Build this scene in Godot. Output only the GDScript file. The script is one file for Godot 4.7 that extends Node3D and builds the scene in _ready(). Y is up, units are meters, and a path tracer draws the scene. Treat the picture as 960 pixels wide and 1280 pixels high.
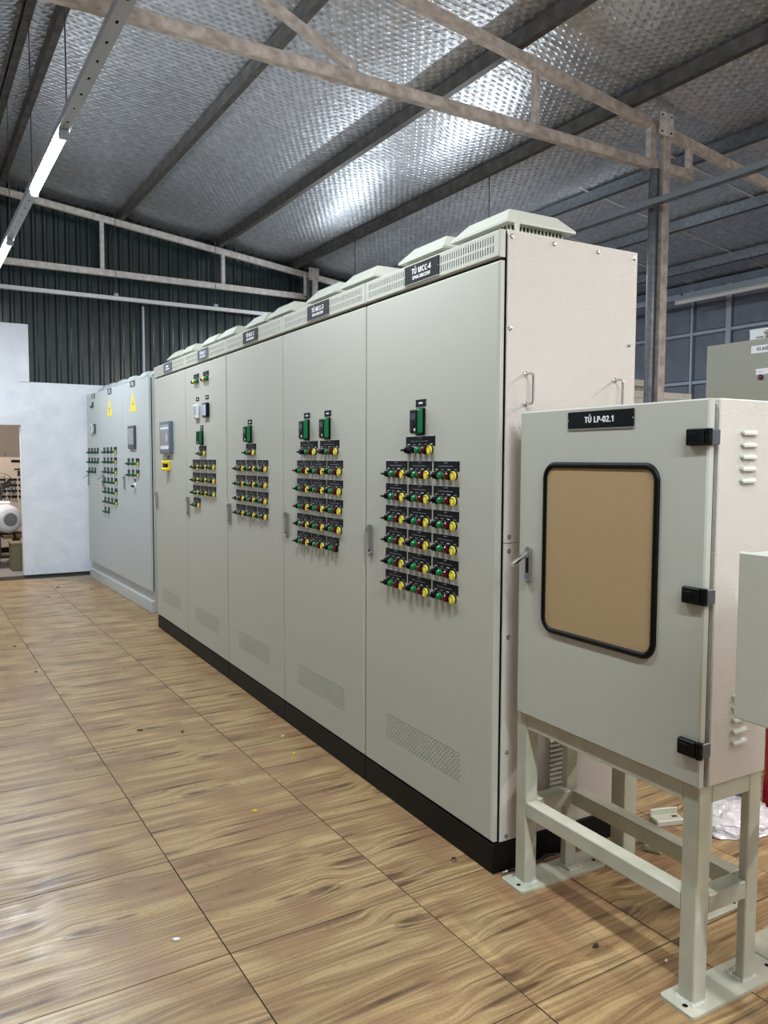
extends Node3D
# Switchgear workshop: a row of grey motor control cabinets on a wood-look tiled floor under a foil-lined tin roof.

const TH := deg_to_rad(1.5)          # the building stands turned by this against the cabinet row
const WID := 0.92                    # width of one row cabinet
const TOP := 2.169                   # height of the row
var M := {}
var G := {}                          # shared meshes
var rng := RandomNumberGenerator.new()
var names := {}

# ---------------------------------------------------------------- helpers: nodes
func numbered(n: String) -> String:
	if not names.has(n):
		names[n] = 0
		return n
	names[n] += 1
	return "%s_%03d" % [n, names[n]]

func tag(o: Node, label: String, category: String, group := "") -> void:
	o.set_meta("label", label)
	o.set_meta("category", category)
	if group != "":
		o.set_meta("group", group)

func thing(called: String, label: String, category: String, at := Vector3.ZERO, turn := 0.0, group := "") -> Node3D:
	var o := Node3D.new()
	o.name = numbered(called)
	add_child(o)
	o.position = at
	o.rotation.y = turn
	tag(o, label, category, group)
	return o

func inst(called: String, mesh: Mesh, parent: Node, at := Vector3.ZERO, basis := Basis.IDENTITY) -> MeshInstance3D:
	var o := MeshInstance3D.new()
	o.name = called
	o.mesh = mesh
	o.transform = Transform3D(basis, at)
	parent.add_child(o, true)
	return o

func bake(b: Dictionary) -> ArrayMesh:
	var am: ArrayMesh = null
	for k in b:
		var st: SurfaceTool = b[k]
		st.set_material(M[k])
		am = st.commit(am) if am != null else st.commit()
	return am

func obj(called: String, b: Dictionary, parent: Node, at := Vector3.ZERO, basis := Basis.IDENTITY) -> MeshInstance3D:
	return inst(called, bake(b), parent, at, basis)

func struct(called: String, b: Dictionary, turned := true) -> MeshInstance3D:
	var o := obj(called, b, self)
	o.set_meta("kind", "structure")
	if turned:
		o.rotation.y = TH
	return o

# ---------------------------------------------------------------- helpers: shapes (b is {material name: SurfaceTool})
func S(b: Dictionary, m: String) -> SurfaceTool:
	if not b.has(m):
		var st := SurfaceTool.new()
		st.begin(Mesh.PRIMITIVE_TRIANGLES)
		b[m] = st
	return b[m]

func tri(st: SurfaceTool, p: Vector3, q: Vector3, r: Vector3, np: Vector3, nq: Vector3, nr: Vector3, up := Vector2.ZERO, uq := Vector2.ZERO, ur := Vector2.ZERO) -> void:
	if (p - r).cross(p - q).dot(np + nq + nr) < 0.0:
		tri(st, p, r, q, np, nr, nq, up, ur, uq)
		return
	st.set_normal(np); st.set_uv(up); st.add_vertex(p)
	st.set_normal(nq); st.set_uv(uq); st.add_vertex(q)
	st.set_normal(nr); st.set_uv(ur); st.add_vertex(r)

func quad(st: SurfaceTool, p: Vector3, q: Vector3, r: Vector3, s: Vector3, n: Vector3) -> void:
	var a := Vector2(0, 0); var bb := Vector2(1, 0); var c := Vector2(1, 1); var d := Vector2(0, 1)
	tri(st, p, q, r, n, n, n, a, bb, c)
	tri(st, p, r, s, n, n, n, a, c, d)

func quadn(st: SurfaceTool, p: Vector3, q: Vector3, r: Vector3, s: Vector3, np: Vector3, nq: Vector3, nr: Vector3, ns: Vector3) -> void:
	tri(st, p, q, r, np, nq, nr)
	tri(st, p, r, s, np, nr, ns)

func box(b: Dictionary, m: String, lo: Vector3, hi: Vector3, ch := 0.0, basis := Basis.IDENTITY, at := Vector3.ZERO) -> void:
	# box between two corners, edges chamfered by ch
	var st := S(b, m)
	var c := (lo + hi) / 2.0
	var h := (hi - lo).abs() / 2.0
	ch = minf(ch, minf(h.x, minf(h.y, h.z)) * 0.9)
	var X := basis.x; var Y := basis.y; var Z := basis.z
	var P := func(v: Vector3) -> Vector3: return at + basis * (c + v)
	for ax in 3:
		var u := (ax + 1) % 3
		var w := (ax + 2) % 3
		for sg in [-1.0, 1.0]:
			var vs := []
			for k in [[-1, -1], [1, -1], [1, 1], [-1, 1]]:
				var v := Vector3.ZERO
				v[ax] = sg * h[ax]; v[u] = k[0] * (h[u] - ch); v[w] = k[1] * (h[w] - ch)
				vs.append(P.call(v))
			var n := Vector3.ZERO
			n[ax] = sg
			quad(st, vs[0], vs[1], vs[2], vs[3], basis * n)
	if ch <= 0.0:
		return
	for ax in 3:
		var u := (ax + 1) % 3
		var w := (ax + 2) % 3
		for su in [-1.0, 1.0]:
			for sw in [-1.0, 1.0]:
				var vs := []
				for k in [[-1, 0], [1, 0], [1, 1], [-1, 1]]:
					var v := Vector3.ZERO
					v[ax] = k[0] * (h[ax] - ch)
					v[u] = su * (h[u] - (0.0 if k[1] == 0 else ch))
					v[w] = sw * (h[w] - (ch if k[1] == 0 else 0.0))
					vs.append(P.call(v))
				var n := Vector3.ZERO
				n[u] = su; n[w] = sw
				quad(st, vs[0], vs[1], vs[2], vs[3], (basis * n).normalized())
	for sx in [-1.0, 1.0]:
		for sy in [-1.0, 1.0]:
			for sz in [-1.0, 1.0]:
				var n := (basis * Vector3(sx, sy, sz)).normalized()
				tri(st, P.call(Vector3(sx * h.x, sy * (h.y - ch), sz * (h.z - ch))), P.call(Vector3(sx * (h.x - ch), sy * h.y, sz * (h.z - ch))), P.call(Vector3(sx * (h.x - ch), sy * (h.y - ch), sz * h.z)), n, n, n)

func cone(b: Dictionary, m: String, p: Vector3, q: Vector3, r0: float, r1: float, seg := 12, caps := true) -> void:
	var st := S(b, m)
	var ax := (q - p).normalized()
	var u := ax.cross(Vector3.UP if absf(ax.y) < 0.9 else Vector3.RIGHT).normalized()
	var w := ax.cross(u)
	var sl := (r0 - r1) / maxf((q - p).length(), 1e-5)
	for i in seg:
		var a0 := TAU * i / seg
		var a1 := TAU * (i + 1) / seg
		var d0 := u * cos(a0) + w * sin(a0)
		var d1 := u * cos(a1) + w * sin(a1)
		var n0 := (d0 + ax * sl).normalized()
		var n1 := (d1 + ax * sl).normalized()
		quadn(st, p + d0 * r0, p + d1 * r0, q + d1 * r1, q + d0 * r1, n0, n1, n1, n0)
		if caps:
			if r0 > 0.0:
				tri(st, p, p + d0 * r0, p + d1 * r0, -ax, -ax, -ax)
			if r1 > 0.0:
				tri(st, q, q + d0 * r1, q + d1 * r1, ax, ax, ax)

func lathe(b: Dictionary, m: String, at: Vector3, ax: Vector3, prof: Array, seg := 16) -> void:
	# prof: [distance along ax, radius] pairs
	for i in prof.size() - 1:
		cone(b, m, at + ax * prof[i][0], at + ax * prof[i + 1][0], prof[i][1], prof[i + 1][1], seg, i == 0 or i == prof.size() - 2)

func pipe(b: Dictionary, m: String, pts: Array, r: float, seg := 8) -> void:
	var st := S(b, m)
	var rings := []
	var prev := Vector3.ZERO
	for i in pts.size():
		var d: Vector3 = (pts[mini(i + 1, pts.size() - 1)] - pts[maxi(i - 1, 0)]).normalized()
		var u := d.cross(Vector3.UP if absf(d.y) < 0.95 else Vector3.RIGHT).normalized() if i == 0 else (prev - d * prev.dot(d)).normalized()
		prev = u
		var w := d.cross(u)
		var ring := []
		for k in seg:
			var a := TAU * k / seg
			ring.append(u * cos(a) + w * sin(a))
		rings.append(ring)
	for i in pts.size() - 1:
		for k in seg:
			var n0: Vector3 = rings[i][k]; var n1: Vector3 = rings[i][(k + 1) % seg]
			var n2: Vector3 = rings[i + 1][(k + 1) % seg]; var n3: Vector3 = rings[i + 1][k]
			quadn(st, pts[i] + n0 * r, pts[i] + n1 * r, pts[i + 1] + n2 * r, pts[i + 1] + n3 * r, n0, n1, n2, n3)
	for e in [0, pts.size() - 1]:
		var d: Vector3 = (pts[1] - pts[0]).normalized() * -1.0 if e == 0 else (pts[e] - pts[e - 1]).normalized()
		for k in seg:
			tri(st, pts[e], pts[e] + rings[e][k] * r, pts[e] + rings[e][(k + 1) % seg] * r, d, d, d)

func prism(b: Dictionary, m: String, poly: PackedVector2Array, org: Vector3, u: Vector3, v: Vector3, ext: Vector3) -> void:
	# polygon in the plane (u, v) through org, pushed along ext
	var st := S(b, m)
	var e := ext.normalized()
	var idx := Geometry2D.triangulate_polygon(poly)
	for i in range(0, idx.size(), 3):
		var t := []
		for k in 3:
			t.append(org + u * poly[idx[i + k]].x + v * poly[idx[i + k]].y)
		tri(st, t[0], t[1], t[2], -e, -e, -e)
		tri(st, t[0] + ext, t[1] + ext, t[2] + ext, e, e, e)
	var area := 0.0
	for i in poly.size():
		area += poly[i].cross(poly[(i + 1) % poly.size()])
	for i in poly.size():
		var p := poly[i]; var q := poly[(i + 1) % poly.size()]
		var t2 := (q - p).normalized()
		var n2 := Vector2(t2.y, -t2.x) * signf(area)
		var n := (u * n2.x + v * n2.y).normalized()
		var P := org + u * p.x + v * p.y
		var Q := org + u * q.x + v * q.y
		quad(st, P, Q, Q + ext, P + ext, n)

func rrect(x0: float, y0: float, x1: float, y1: float, r: float, seg := 6) -> PackedVector2Array:
	var out := PackedVector2Array()
	for c in [[x1 - r, y0 + r, -90], [x1 - r, y1 - r, 0], [x0 + r, y1 - r, 90], [x0 + r, y0 + r, 180]]:
		for k in seg + 1:
			var a := deg_to_rad(c[2] + 90.0 * k / seg)
			out.append(Vector2(c[0] + r * cos(a), c[1] + r * sin(a)))
	return out

func slab(b: Dictionary, m: String, x0: float, x1: float, y0: float, y1: float, zf: float, zb: float, ch: float, hole = null) -> void:
	# sheet metal door or cover facing +z: chamfered rim, optional rectangular hole [hx0, hx1, hy0, hy1]
	var st := S(b, m)
	var F := Vector3(0, 0, 1)
	var a := [Vector3(x0 + ch, y0 + ch, zf), Vector3(x1 - ch, y0 + ch, zf), Vector3(x1 - ch, y1 - ch, zf), Vector3(x0 + ch, y1 - ch, zf)]
	var e := [Vector3(x0, y0, zf - ch), Vector3(x1, y0, zf - ch), Vector3(x1, y1, zf - ch), Vector3(x0, y1, zf - ch)]
	var k := [Vector3(x0, y0, zb), Vector3(x1, y0, zb), Vector3(x1, y1, zb), Vector3(x0, y1, zb)]
	var N := [Vector3.DOWN, Vector3.RIGHT, Vector3.UP, Vector3.LEFT]
	for i in 4:
		var j := (i + 1) % 4
		quad(st, a[i], a[j], e[j], e[i], (N[i] + F).normalized())
		quad(st, e[i], e[j], k[j], k[i], N[i])
	if hole == null:
		quad(st, a[0], a[1], a[2], a[3], F)
		quad(st, k[0], k[1], k[2], k[3], -F)
	else:
		var h := [Vector3(hole[0], hole[2], zf), Vector3(hole[1], hole[2], zf), Vector3(hole[1], hole[3], zf), Vector3(hole[0], hole[3], zf)]
		for i in 4:
			var j := (i + 1) % 4
			quad(st, a[i], a[j], h[j], h[i], F)
			quad(st, k[i], k[j], Vector3(h[j].x, h[j].y, zb), Vector3(h[i].x, h[i].y, zb), -F)
			quad(st, h[i], h[j], h[j] + Vector3(0, 0, zb - zf), h[i] + Vector3(0, 0, zb - zf), -N[i])

func slots(b: Dictionary, m: String, x0: float, x1: float, y0: float, y1: float, z: float, rows: int, cols: int, sw: float, sh: float, stag: float) -> void:
	# perforated sheet facing +z with real slots 2 mm deep
	var st := S(b, m)
	var F := Vector3(0, 0, 1)
	var dy := (y1 - y0) / rows
	var dx := (x1 - x0) / cols
	var D := Vector3(0, 0, -0.002)
	for r in rows:
		var yb := y0 + r * dy
		var s0 := yb + (dy - sh) / 2.0
		var s1 := s0 + sh
		quad(st, Vector3(x0, yb, z), Vector3(x1, yb, z), Vector3(x1, s0, z), Vector3(x0, s0, z), F)
		quad(st, Vector3(x0, s1, z), Vector3(x1, s1, z), Vector3(x1, yb + dy, z), Vector3(x0, yb + dy, z), F)
		var cur := x0
		for c in cols:
			var xa := x0 + c * dx + (dx - sw) / 2.0 + stag * (0.25 if r % 2 == 0 else -0.25) * dx
			var xb := xa + sw
			quad(st, Vector3(cur, s0, z), Vector3(xa, s0, z), Vector3(xa, s1, z), Vector3(cur, s1, z), F)
			var v := [Vector3(xa, s0, z), Vector3(xb, s0, z), Vector3(xb, s1, z), Vector3(xa, s1, z)]
			quad(st, v[0], v[1], v[1] + D, v[0] + D, Vector3.UP)
			quad(st, v[2], v[3], v[3] + D, v[2] + D, Vector3.DOWN)
			quad(st, v[1], v[2], v[2] + D, v[1] + D, Vector3.LEFT)
			quad(st, v[3], v[0], v[0] + D, v[3] + D, Vector3.RIGHT)
			cur = xb
		quad(st, Vector3(cur, s0, z), Vector3(x1, s0, z), Vector3(x1, s1, z), Vector3(cur, s1, z), F)

func letters(parent: Node, txt: String, cap: float, at: Vector3, m: String) -> void:
	# the font has no stacked Vietnamese accents: the hook above and the grave are added as small strokes
	var marks := []
	var base := ""
	for i in txt.length():
		var c := txt[i]
		var plain: Array = {"Ủ": ["U", "hook"], "Ề": ["Ê", "grave"], "Ể": ["Ê", "hook"]}.get(c, [c, ""])
		base += plain[0]
		if plain[1] != "":
			marks.append([i, plain[1], plain[0] == "Ê"])
	var t := TextMesh.new()
	var f := SystemFont.new()
	f.font_names = PackedStringArray(["Droid Sans"])
	f.font_weight = 700
	t.font = f
	t.text = base
	t.font_size = 48
	t.pixel_size = cap / (48.0 * 0.72)
	t.depth = 0.0008
	t.curve_step = 2.0
	t.material = M[m]
	inst("lettering", t, parent, at)
	var px := t.pixel_size
	var total := f.get_string_size(base, HORIZONTAL_ALIGNMENT_LEFT, -1, 48).x * px
	for e in marks:
		var a := f.get_string_size(base.substr(0, e[0]), HORIZONTAL_ALIGNMENT_LEFT, -1, 48).x * px
		var z := f.get_string_size(base.substr(0, e[0] + 1), HORIZONTAL_ALIGNMENT_LEFT, -1, 48).x * px
		var o := Vector3((a + z) / 2.0 - total / 2.0, cap * 0.60, 0.0004) + at
		var r := cap * 0.055
		var b := {}
		if e[2]:
			o += Vector3(cap * 0.30, cap * 0.30, 0)
		if e[1] == "hook":
			pipe(b, m, [o + Vector3(-cap * 0.10, cap * 0.22, 0), o + Vector3(0, cap * 0.28, 0), o + Vector3(cap * 0.10, cap * 0.21, 0), o + Vector3(cap * 0.07, cap * 0.12, 0), o + Vector3(0, cap * 0.05, 0), o + Vector3(0, -cap * 0.02, 0)], r, 6)
		else:
			pipe(b, m, [o + Vector3(-cap * 0.10, cap * 0.18, 0), o + Vector3(cap * 0.06, 0, 0)], r, 6)
		obj("accent", b, parent)

# ---------------------------------------------------------------- materials
func noise_image(w: int, h: int, freq: float, sd: int, oct := 3, kind := FastNoiseLite.TYPE_SIMPLEX_SMOOTH) -> Image:
	var n := FastNoiseLite.new()
	n.noise_type = kind
	n.seed = sd
	n.frequency = freq
	n.fractal_octaves = oct
	var im := n.get_seamless_image(w, h)
	im.convert(Image.FORMAT_L8)
	return im

func tex(im: Image) -> ImageTexture:
	im.generate_mipmaps()
	return ImageTexture.create_from_image(im)

func bump_tex(im: Image, s: float) -> ImageTexture:
	var c := im.duplicate() as Image
	c.convert(Image.FORMAT_RGBA8)
	c.bump_map_to_normal_map(s)
	return tex(c)

func mat(called: String, col: Color, rough := 0.5, metal := 0.0) -> StandardMaterial3D:
	var m := StandardMaterial3D.new()
	m.albedo_color = col
	m.roughness = rough
	m.metallic = metal
	M[called] = m
	return m

func triplanar(m: StandardMaterial3D, scale: float, world := false) -> void:
	m.uv1_triplanar = true
	m.uv1_world_triplanar = world
	m.uv1_scale = Vector3.ONE * scale

func mottle(lo: Color, hi: Color, im: Image) -> ImageTexture:
	# colour image running from lo to hi over the grey values of im
	var d := im.get_data()
	var out := PackedByteArray()
	out.resize(d.size() * 3)
	var lut := []
	for i in 256:
		var c := lo.lerp(hi, i / 255.0)
		lut.append([int(c.r * 255.0), int(c.g * 255.0), int(c.b * 255.0)])
	for i in d.size():
		var l: Array = lut[d[i]]
		out[i * 3] = l[0]; out[i * 3 + 1] = l[1]; out[i * 3 + 2] = l[2]
	return tex(Image.create_from_data(im.get_width(), im.get_height(), false, Image.FORMAT_RGB8, out))

func streaks(sd: int) -> Image:
	# long soft rolling marks, drawn out along the section
	var im := noise_image(256, 256, 0.03, sd, 5)
	im.resize(512, 512, Image.INTERPOLATE_CUBIC)
	return im

func make_wood() -> void:
	var N := 1024
	var fine := noise_image(16, N, 0.085, 3, 5)
	fine.resize(N, N, Image.INTERPOLATE_CUBIC)
	var mid := noise_image(8, 256, 0.075, 8, 3)
	mid.resize(N, N, Image.INTERPOLATE_CUBIC)
	var blot := noise_image(24, 256, 0.05, 21, 3)
	blot.resize(N, N, Image.INTERPOLATE_CUBIC)
	var warp := noise_image(24, 96, 0.06, 33, 2)
	warp.resize(N, N, Image.INTERPOLATE_CUBIC)
	var grit := noise_image(256, N, 0.4, 5, 2)
	grit.resize(N, N, Image.INTERPOLATE_BILINEAR)
	var tone := noise_image(16, 16, 0.25, 12, 1)
	tone.resize(N, N, Image.INTERPOLATE_CUBIC)
	var a := fine.get_data(); var b := mid.get_data(); var c := blot.get_data(); var w := warp.get_data(); var g := grit.get_data(); var tn := tone.get_data()
	var out := PackedByteArray()
	out.resize(N * N * 3)
	var rou := PackedByteArray()
	rou.resize(N * N)
	var sm := noise_image(N, N, 0.006, 77, 5).get_data()
	var light := Color(0.69, 0.59, 0.42)
	var brown := Color(0.46, 0.35, 0.235)
	var dark := Color(0.26, 0.18, 0.115)
	var push := PackedFloat32Array()
	push.resize(N * N)
	var knot := PackedFloat32Array()
	knot.resize(N * N)
	for q in 26:
		var kx := rng.randi() % N
		var ky := rng.randi() % N
		var sx := rng.randf_range(50.0, 120.0)
		var sy := rng.randf_range(9.0, 20.0)
		var core := rng.randf_range(0.0, 0.9) if q % 2 == 0 else 0.0
		for dy in range(-55, 56):
			var yy := ky + dy
			if yy < 0 or yy >= N:
				continue
			for dx in range(-240, 241):
				var xx := kx + dx
				if xx < 0 or xx >= N:
					continue
				var e := exp(-(dx * dx) / (sx * sx) - (dy * dy) / (sy * sy * 3.0))
				push[yy * N + xx] += (1.0 if dy > 0 else -1.0) * sy * 0.9 * e * (1.0 - exp(-absf(dy) / 3.0))
				knot[yy * N + xx] += core * exp(-(dx * dx) / (sx * sx * 0.10) - (dy * dy) / (sy * sy * 0.12))
	for i in N * N:
		var row := i / N
		var cx := i % N
		var src := clampi(row - int(push[i]) + int((w[i] - 128) * 0.20), 0, N - 1) * N + cx
		var t := 0.46 * (a[src] / 255.0) + 0.33 * (b[src] / 255.0) + 0.21 * (g[src] / 255.0)
		t = clampf((t - 0.29) * 2.35, 0.0, 1.0)
		var k := clampf((c[i] / 255.0 - 0.70) * 4.0, 0.0, 1.0)
		var col := light.lerp(brown, t)
		col = col.lerp(dark, clampf(k * (0.35 + 0.65 * t) + knot[i], 0.0, 0.75))
		col = col.lerp(Color(0.50, 0.365, 0.27), 0.45 * clampf((tn[i] / 255.0 - 0.45) * 3.0, 0.0, 1.0))
		out[i * 3] = int(col.r * 255.0); out[i * 3 + 1] = int(col.g * 255.0); out[i * 3 + 2] = int(col.b * 255.0)
		rou[i] = int(clampf(90.0 + 55.0 * (sm[i] / 255.0 - 0.5) + 22.0 * (t - 0.5), 55.0, 180.0))
	var m := mat("wood_tile", Color.WHITE, 1.0)
	m.albedo_texture = tex(Image.create_from_data(N, N, false, Image.FORMAT_RGB8, out))
	m.roughness_texture = tex(Image.create_from_data(N, N, false, Image.FORMAT_L8, rou))
	m.normal_enabled = true
	m.normal_texture = bump_tex(fine, 1.0)
	m.normal_scale = 0.12

func make_foil() -> void:
	# aluminium bubble foil: staggered pillows pressed into the sheet
	var N := 512
	var im := Image.create(N, N, false, Image.FORMAT_L8)
	var crinkle := noise_image(N, N, 0.012, 51, 4)
	for y in N:
		for x in N:
			var v := y * 10.0 / N
			var u := x * 8.0 / N + (0.5 if int(floor(v)) % 2 == 1 else 0.0)
			var fu := u - floorf(u) - 0.5
			var fv := v - floorf(v) - 0.5
			var d := sqrt(fu * fu * 3.2 + fv * fv * 5.0 + fu * fv * 2.4)
			var h := clampf(1.0 - d * 1.25, 0.0, 1.0)
			h = h * h * (3.0 - 2.0 * h)
			im.set_pixel(x, y, Color.WHITE * clampf(0.65 * h + 0.35 * crinkle.get_pixel(x, y).r, 0.0, 1.0))
	var m := mat("foil", Color(0.93, 0.945, 0.97), 0.36, 0.88)
	m.albedo_texture = mottle(Color(0.80, 0.80, 0.80), Color(1, 1, 1), noise_image(256, 256, 0.02, 9, 4))
	m.normal_enabled = true
	m.normal_texture = bump_tex(im, 8.0)
	m.normal_scale = 1.0
	triplanar(m, 1.9)
	m = mat("foil_tape", Color(0.86, 0.86, 0.86), 0.45, 0.4)

func make_materials() -> void:
	var peel := bump_tex(noise_image(256, 256, 0.11, 2, 2), 3.0)
	var cloud := noise_image(256, 256, 0.015, 14, 4)
	var m := mat("paint", Color(0.705, 0.708, 0.665), 0.42)           # warm grey powder coat
	m.normal_enabled = true; m.normal_texture = peel; m.normal_scale = 0.10
	triplanar(m, 12.0)
	m = mat("paint_rough", Color(0.785, 0.762, 0.73), 0.45)           # wrinkle coat of the side sheets
	m.normal_enabled = true; m.normal_texture = bump_tex(noise_image(256, 256, 0.16, 4, 2), 5.0); m.normal_scale = 0.7
	triplanar(m, 7.0)
	m = mat("paint_cool", Color(0.72, 0.745, 0.745), 0.42)            # light grey of the far cabinets
	m.normal_enabled = true; m.normal_texture = peel; m.normal_scale = 0.08
	triplanar(m, 12.0)
	m = mat("paint_olive", Color(0.60, 0.60, 0.55), 0.45)
	m.normal_enabled = true; m.normal_texture = peel; m.normal_scale = 0.2
	triplanar(m, 11.0)
	m = mat("stand_paint", Color(0.735, 0.735, 0.67), 0.45)
	m.albedo_texture = mottle(Color(0.92, 0.92, 0.90), Color(1, 1, 1), cloud)
	triplanar(m, 2.0)
	mat("weld", Color(0.80, 0.80, 0.76), 0.5)
	mat("cream", Color(0.86, 0.85, 0.80), 0.5)
	mat("plinth_black", Color(0.05, 0.045, 0.042), 0.5)
	mat("rubber", Color(0.03, 0.03, 0.032), 0.45)
	mat("plastic_black", Color(0.03, 0.03, 0.038), 0.4)
	mat("plate_black", Color(0.018, 0.019, 0.028), 0.5)
	mat("plate_strip", Color(0.045, 0.048, 0.06), 0.5)
	for k in ["plinth_black", "rubber", "plate_black", "plate_strip", "plastic_black"]:
		M[k].metallic_specular = 0.3
	mat("print_white", Color(0.92, 0.92, 0.94), 0.5)
	mat("print_grey", Color(0.55, 0.55, 0.60), 0.5)
	mat("plate_grey", Color(0.30, 0.31, 0.33), 0.4)
	mat("alu", Color(0.78, 0.79, 0.80), 0.3, 0.8)
	mat("chrome", Color(0.80, 0.80, 0.80), 0.16, 1.0)
	mat("zinc_handle", Color(0.66, 0.66, 0.65), 0.3, 0.85)
	mat("green_plastic", Color(0.06, 0.42, 0.24), 0.3)
	mat("green_cap", Color(0.03, 0.45, 0.24), 0.22)
	mat("red_cap", Color(0.30, 0.03, 0.06), 0.2)
	mat("yellow_cap", Color(0.93, 0.88, 0.33), 0.25)
	mat("yellow_plate", Color(0.95, 0.86, 0.10), 0.35)
	mat("white_plastic", Color(0.88, 0.89, 0.90), 0.35)
	mat("screen_grey", Color(0.58, 0.60, 0.63), 0.15)
	mat("screen_blue", Color(0.66, 0.71, 0.82), 0.12)
	mat("screen_dark", Color(0.16, 0.17, 0.19), 0.12)
	mat("bezel_blue", Color(0.36, 0.41, 0.48), 0.35)
	mat("film_white", Color(0.93, 0.94, 0.97), 0.12)
	m = mat("kraft", Color.WHITE, 0.85)
	m.albedo_texture = mottle(Color(0.60, 0.505, 0.36), Color(0.70, 0.60, 0.44), noise_image(256, 256, 0.3, 41, 2))
	triplanar(m, 3.0)
	make_wood()
	make_foil()
	mat("grout", Color(0.17, 0.145, 0.12), 0.95)
	m = mat("tile_edge", Color(0.30, 0.24, 0.18), 0.8)
	m = mat("plaster", Color.WHITE, 0.75)
	m.albedo_texture = mottle(Color(0.87, 0.89, 0.925), Color(0.935, 0.95, 0.975), noise_image(512, 512, 0.012, 61, 5))
	m.normal_enabled = true; m.normal_texture = bump_tex(noise_image(512, 512, 0.03, 62, 4), 3.0); m.normal_scale = 0.3
	triplanar(m, 0.5)
	m = mat("plaster_dirt", Color(0.33, 0.32, 0.31), 0.95)
	m = mat("sheet_green", Color(0.13, 0.20, 0.205), 0.28)
	m.clearcoat_enabled = true; m.clearcoat = 0.4; m.clearcoat_roughness = 0.2
	m.albedo_texture = mottle(Color(0.75, 0.75, 0.75), Color(1, 1, 1), cloud)
	triplanar(m, 0.9)
	m = mat("sheet_blue", Color(0.40, 0.43, 0.49), 0.5)
	m.albedo_texture = mottle(Color(0.85, 0.85, 0.85), Color(1, 1, 1), cloud)
	triplanar(m, 0.7)
	mat("frame_blue", Color(0.55, 0.58, 0.63), 0.45, 0.3)
	m = mat("galv", Color(0.44, 0.455, 0.47), 0.42, 0.75)
	m.albedo_texture = mottle(Color(0.72, 0.72, 0.72), Color(1, 1, 1), noise_image(256, 256, 0.03, 71, 4))
	triplanar(m, 2.0)
	m = mat("purlin", Color(0.40, 0.39, 0.375), 0.5, 0.4)
	m.albedo_texture = mottle(Color(0.65, 0.63, 0.60), Color(1, 1, 1), noise_image(256, 256, 0.02, 72, 4))
	triplanar(m, 1.2)
	m = mat("truss_steel", Color.WHITE, 0.55, 0.1)                    # bare hollow section with brown mill rust
	m.albedo_texture = mottle(Color(0.60, 0.555, 0.525), Color(0.84, 0.81, 0.78), streaks(73))
	triplanar(m, 1.3)
	m = mat("truss_pale", Color.WHITE, 0.6, 0.2)
	m.albedo_texture = mottle(Color(0.74, 0.72, 0.70), Color(0.92, 0.91, 0.89), streaks(74))
	triplanar(m, 1.3)
	mat("channel_white", Color(0.68, 0.71, 0.75), 0.4, 0.2)
	mat("channel_grey", Color(0.50, 0.52, 0.54), 0.4, 0.55)
	m = mat("led", Color(1, 1, 1), 0.4)
	m.emission_enabled = true; m.emission = Color(0.93, 0.97, 1.0); m.emission_energy_multiplier = 8.0
	mat("led_off", Color(0.80, 0.79, 0.78), 0.35)
	mat("wire", Color(0.33, 0.34, 0.36), 0.5, 0.5)
	mat("cable_black", Color(0.05, 0.05, 0.05), 0.5)
	m = mat("shrink_wrap", Color(0.83, 0.84, 0.86), 0.22)
	m = mat("bag_film", Color(0.78, 0.76, 0.77), 0.2)
	mat("tarp_blue", Color(0.08, 0.15, 0.38), 0.4)
	mat("red_paint", Color(0.62, 0.03, 0.05), 0.25)
	mat("motor_grey", Color(0.45, 0.46, 0.47), 0.45)
	m = mat("carton", Color(0.56, 0.44, 0.32), 0.8)
	m = mat("timber", Color(0.42, 0.33, 0.24), 0.8)
	mat("olive_box", Color(0.42, 0.39, 0.30), 0.6)
	mat("beige", Color(0.74, 0.70, 0.65), 0.5)
	mat("concrete", Color(0.47, 0.45, 0.43), 0.85)
	mat("scrap_yellow", Color(0.90, 0.80, 0.15), 0.4)
	mat("scrap_white", Color(0.90, 0.90, 0.88), 0.4)
	mat("scrap_brown", Color(0.22, 0.14, 0.08), 0.7)

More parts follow.
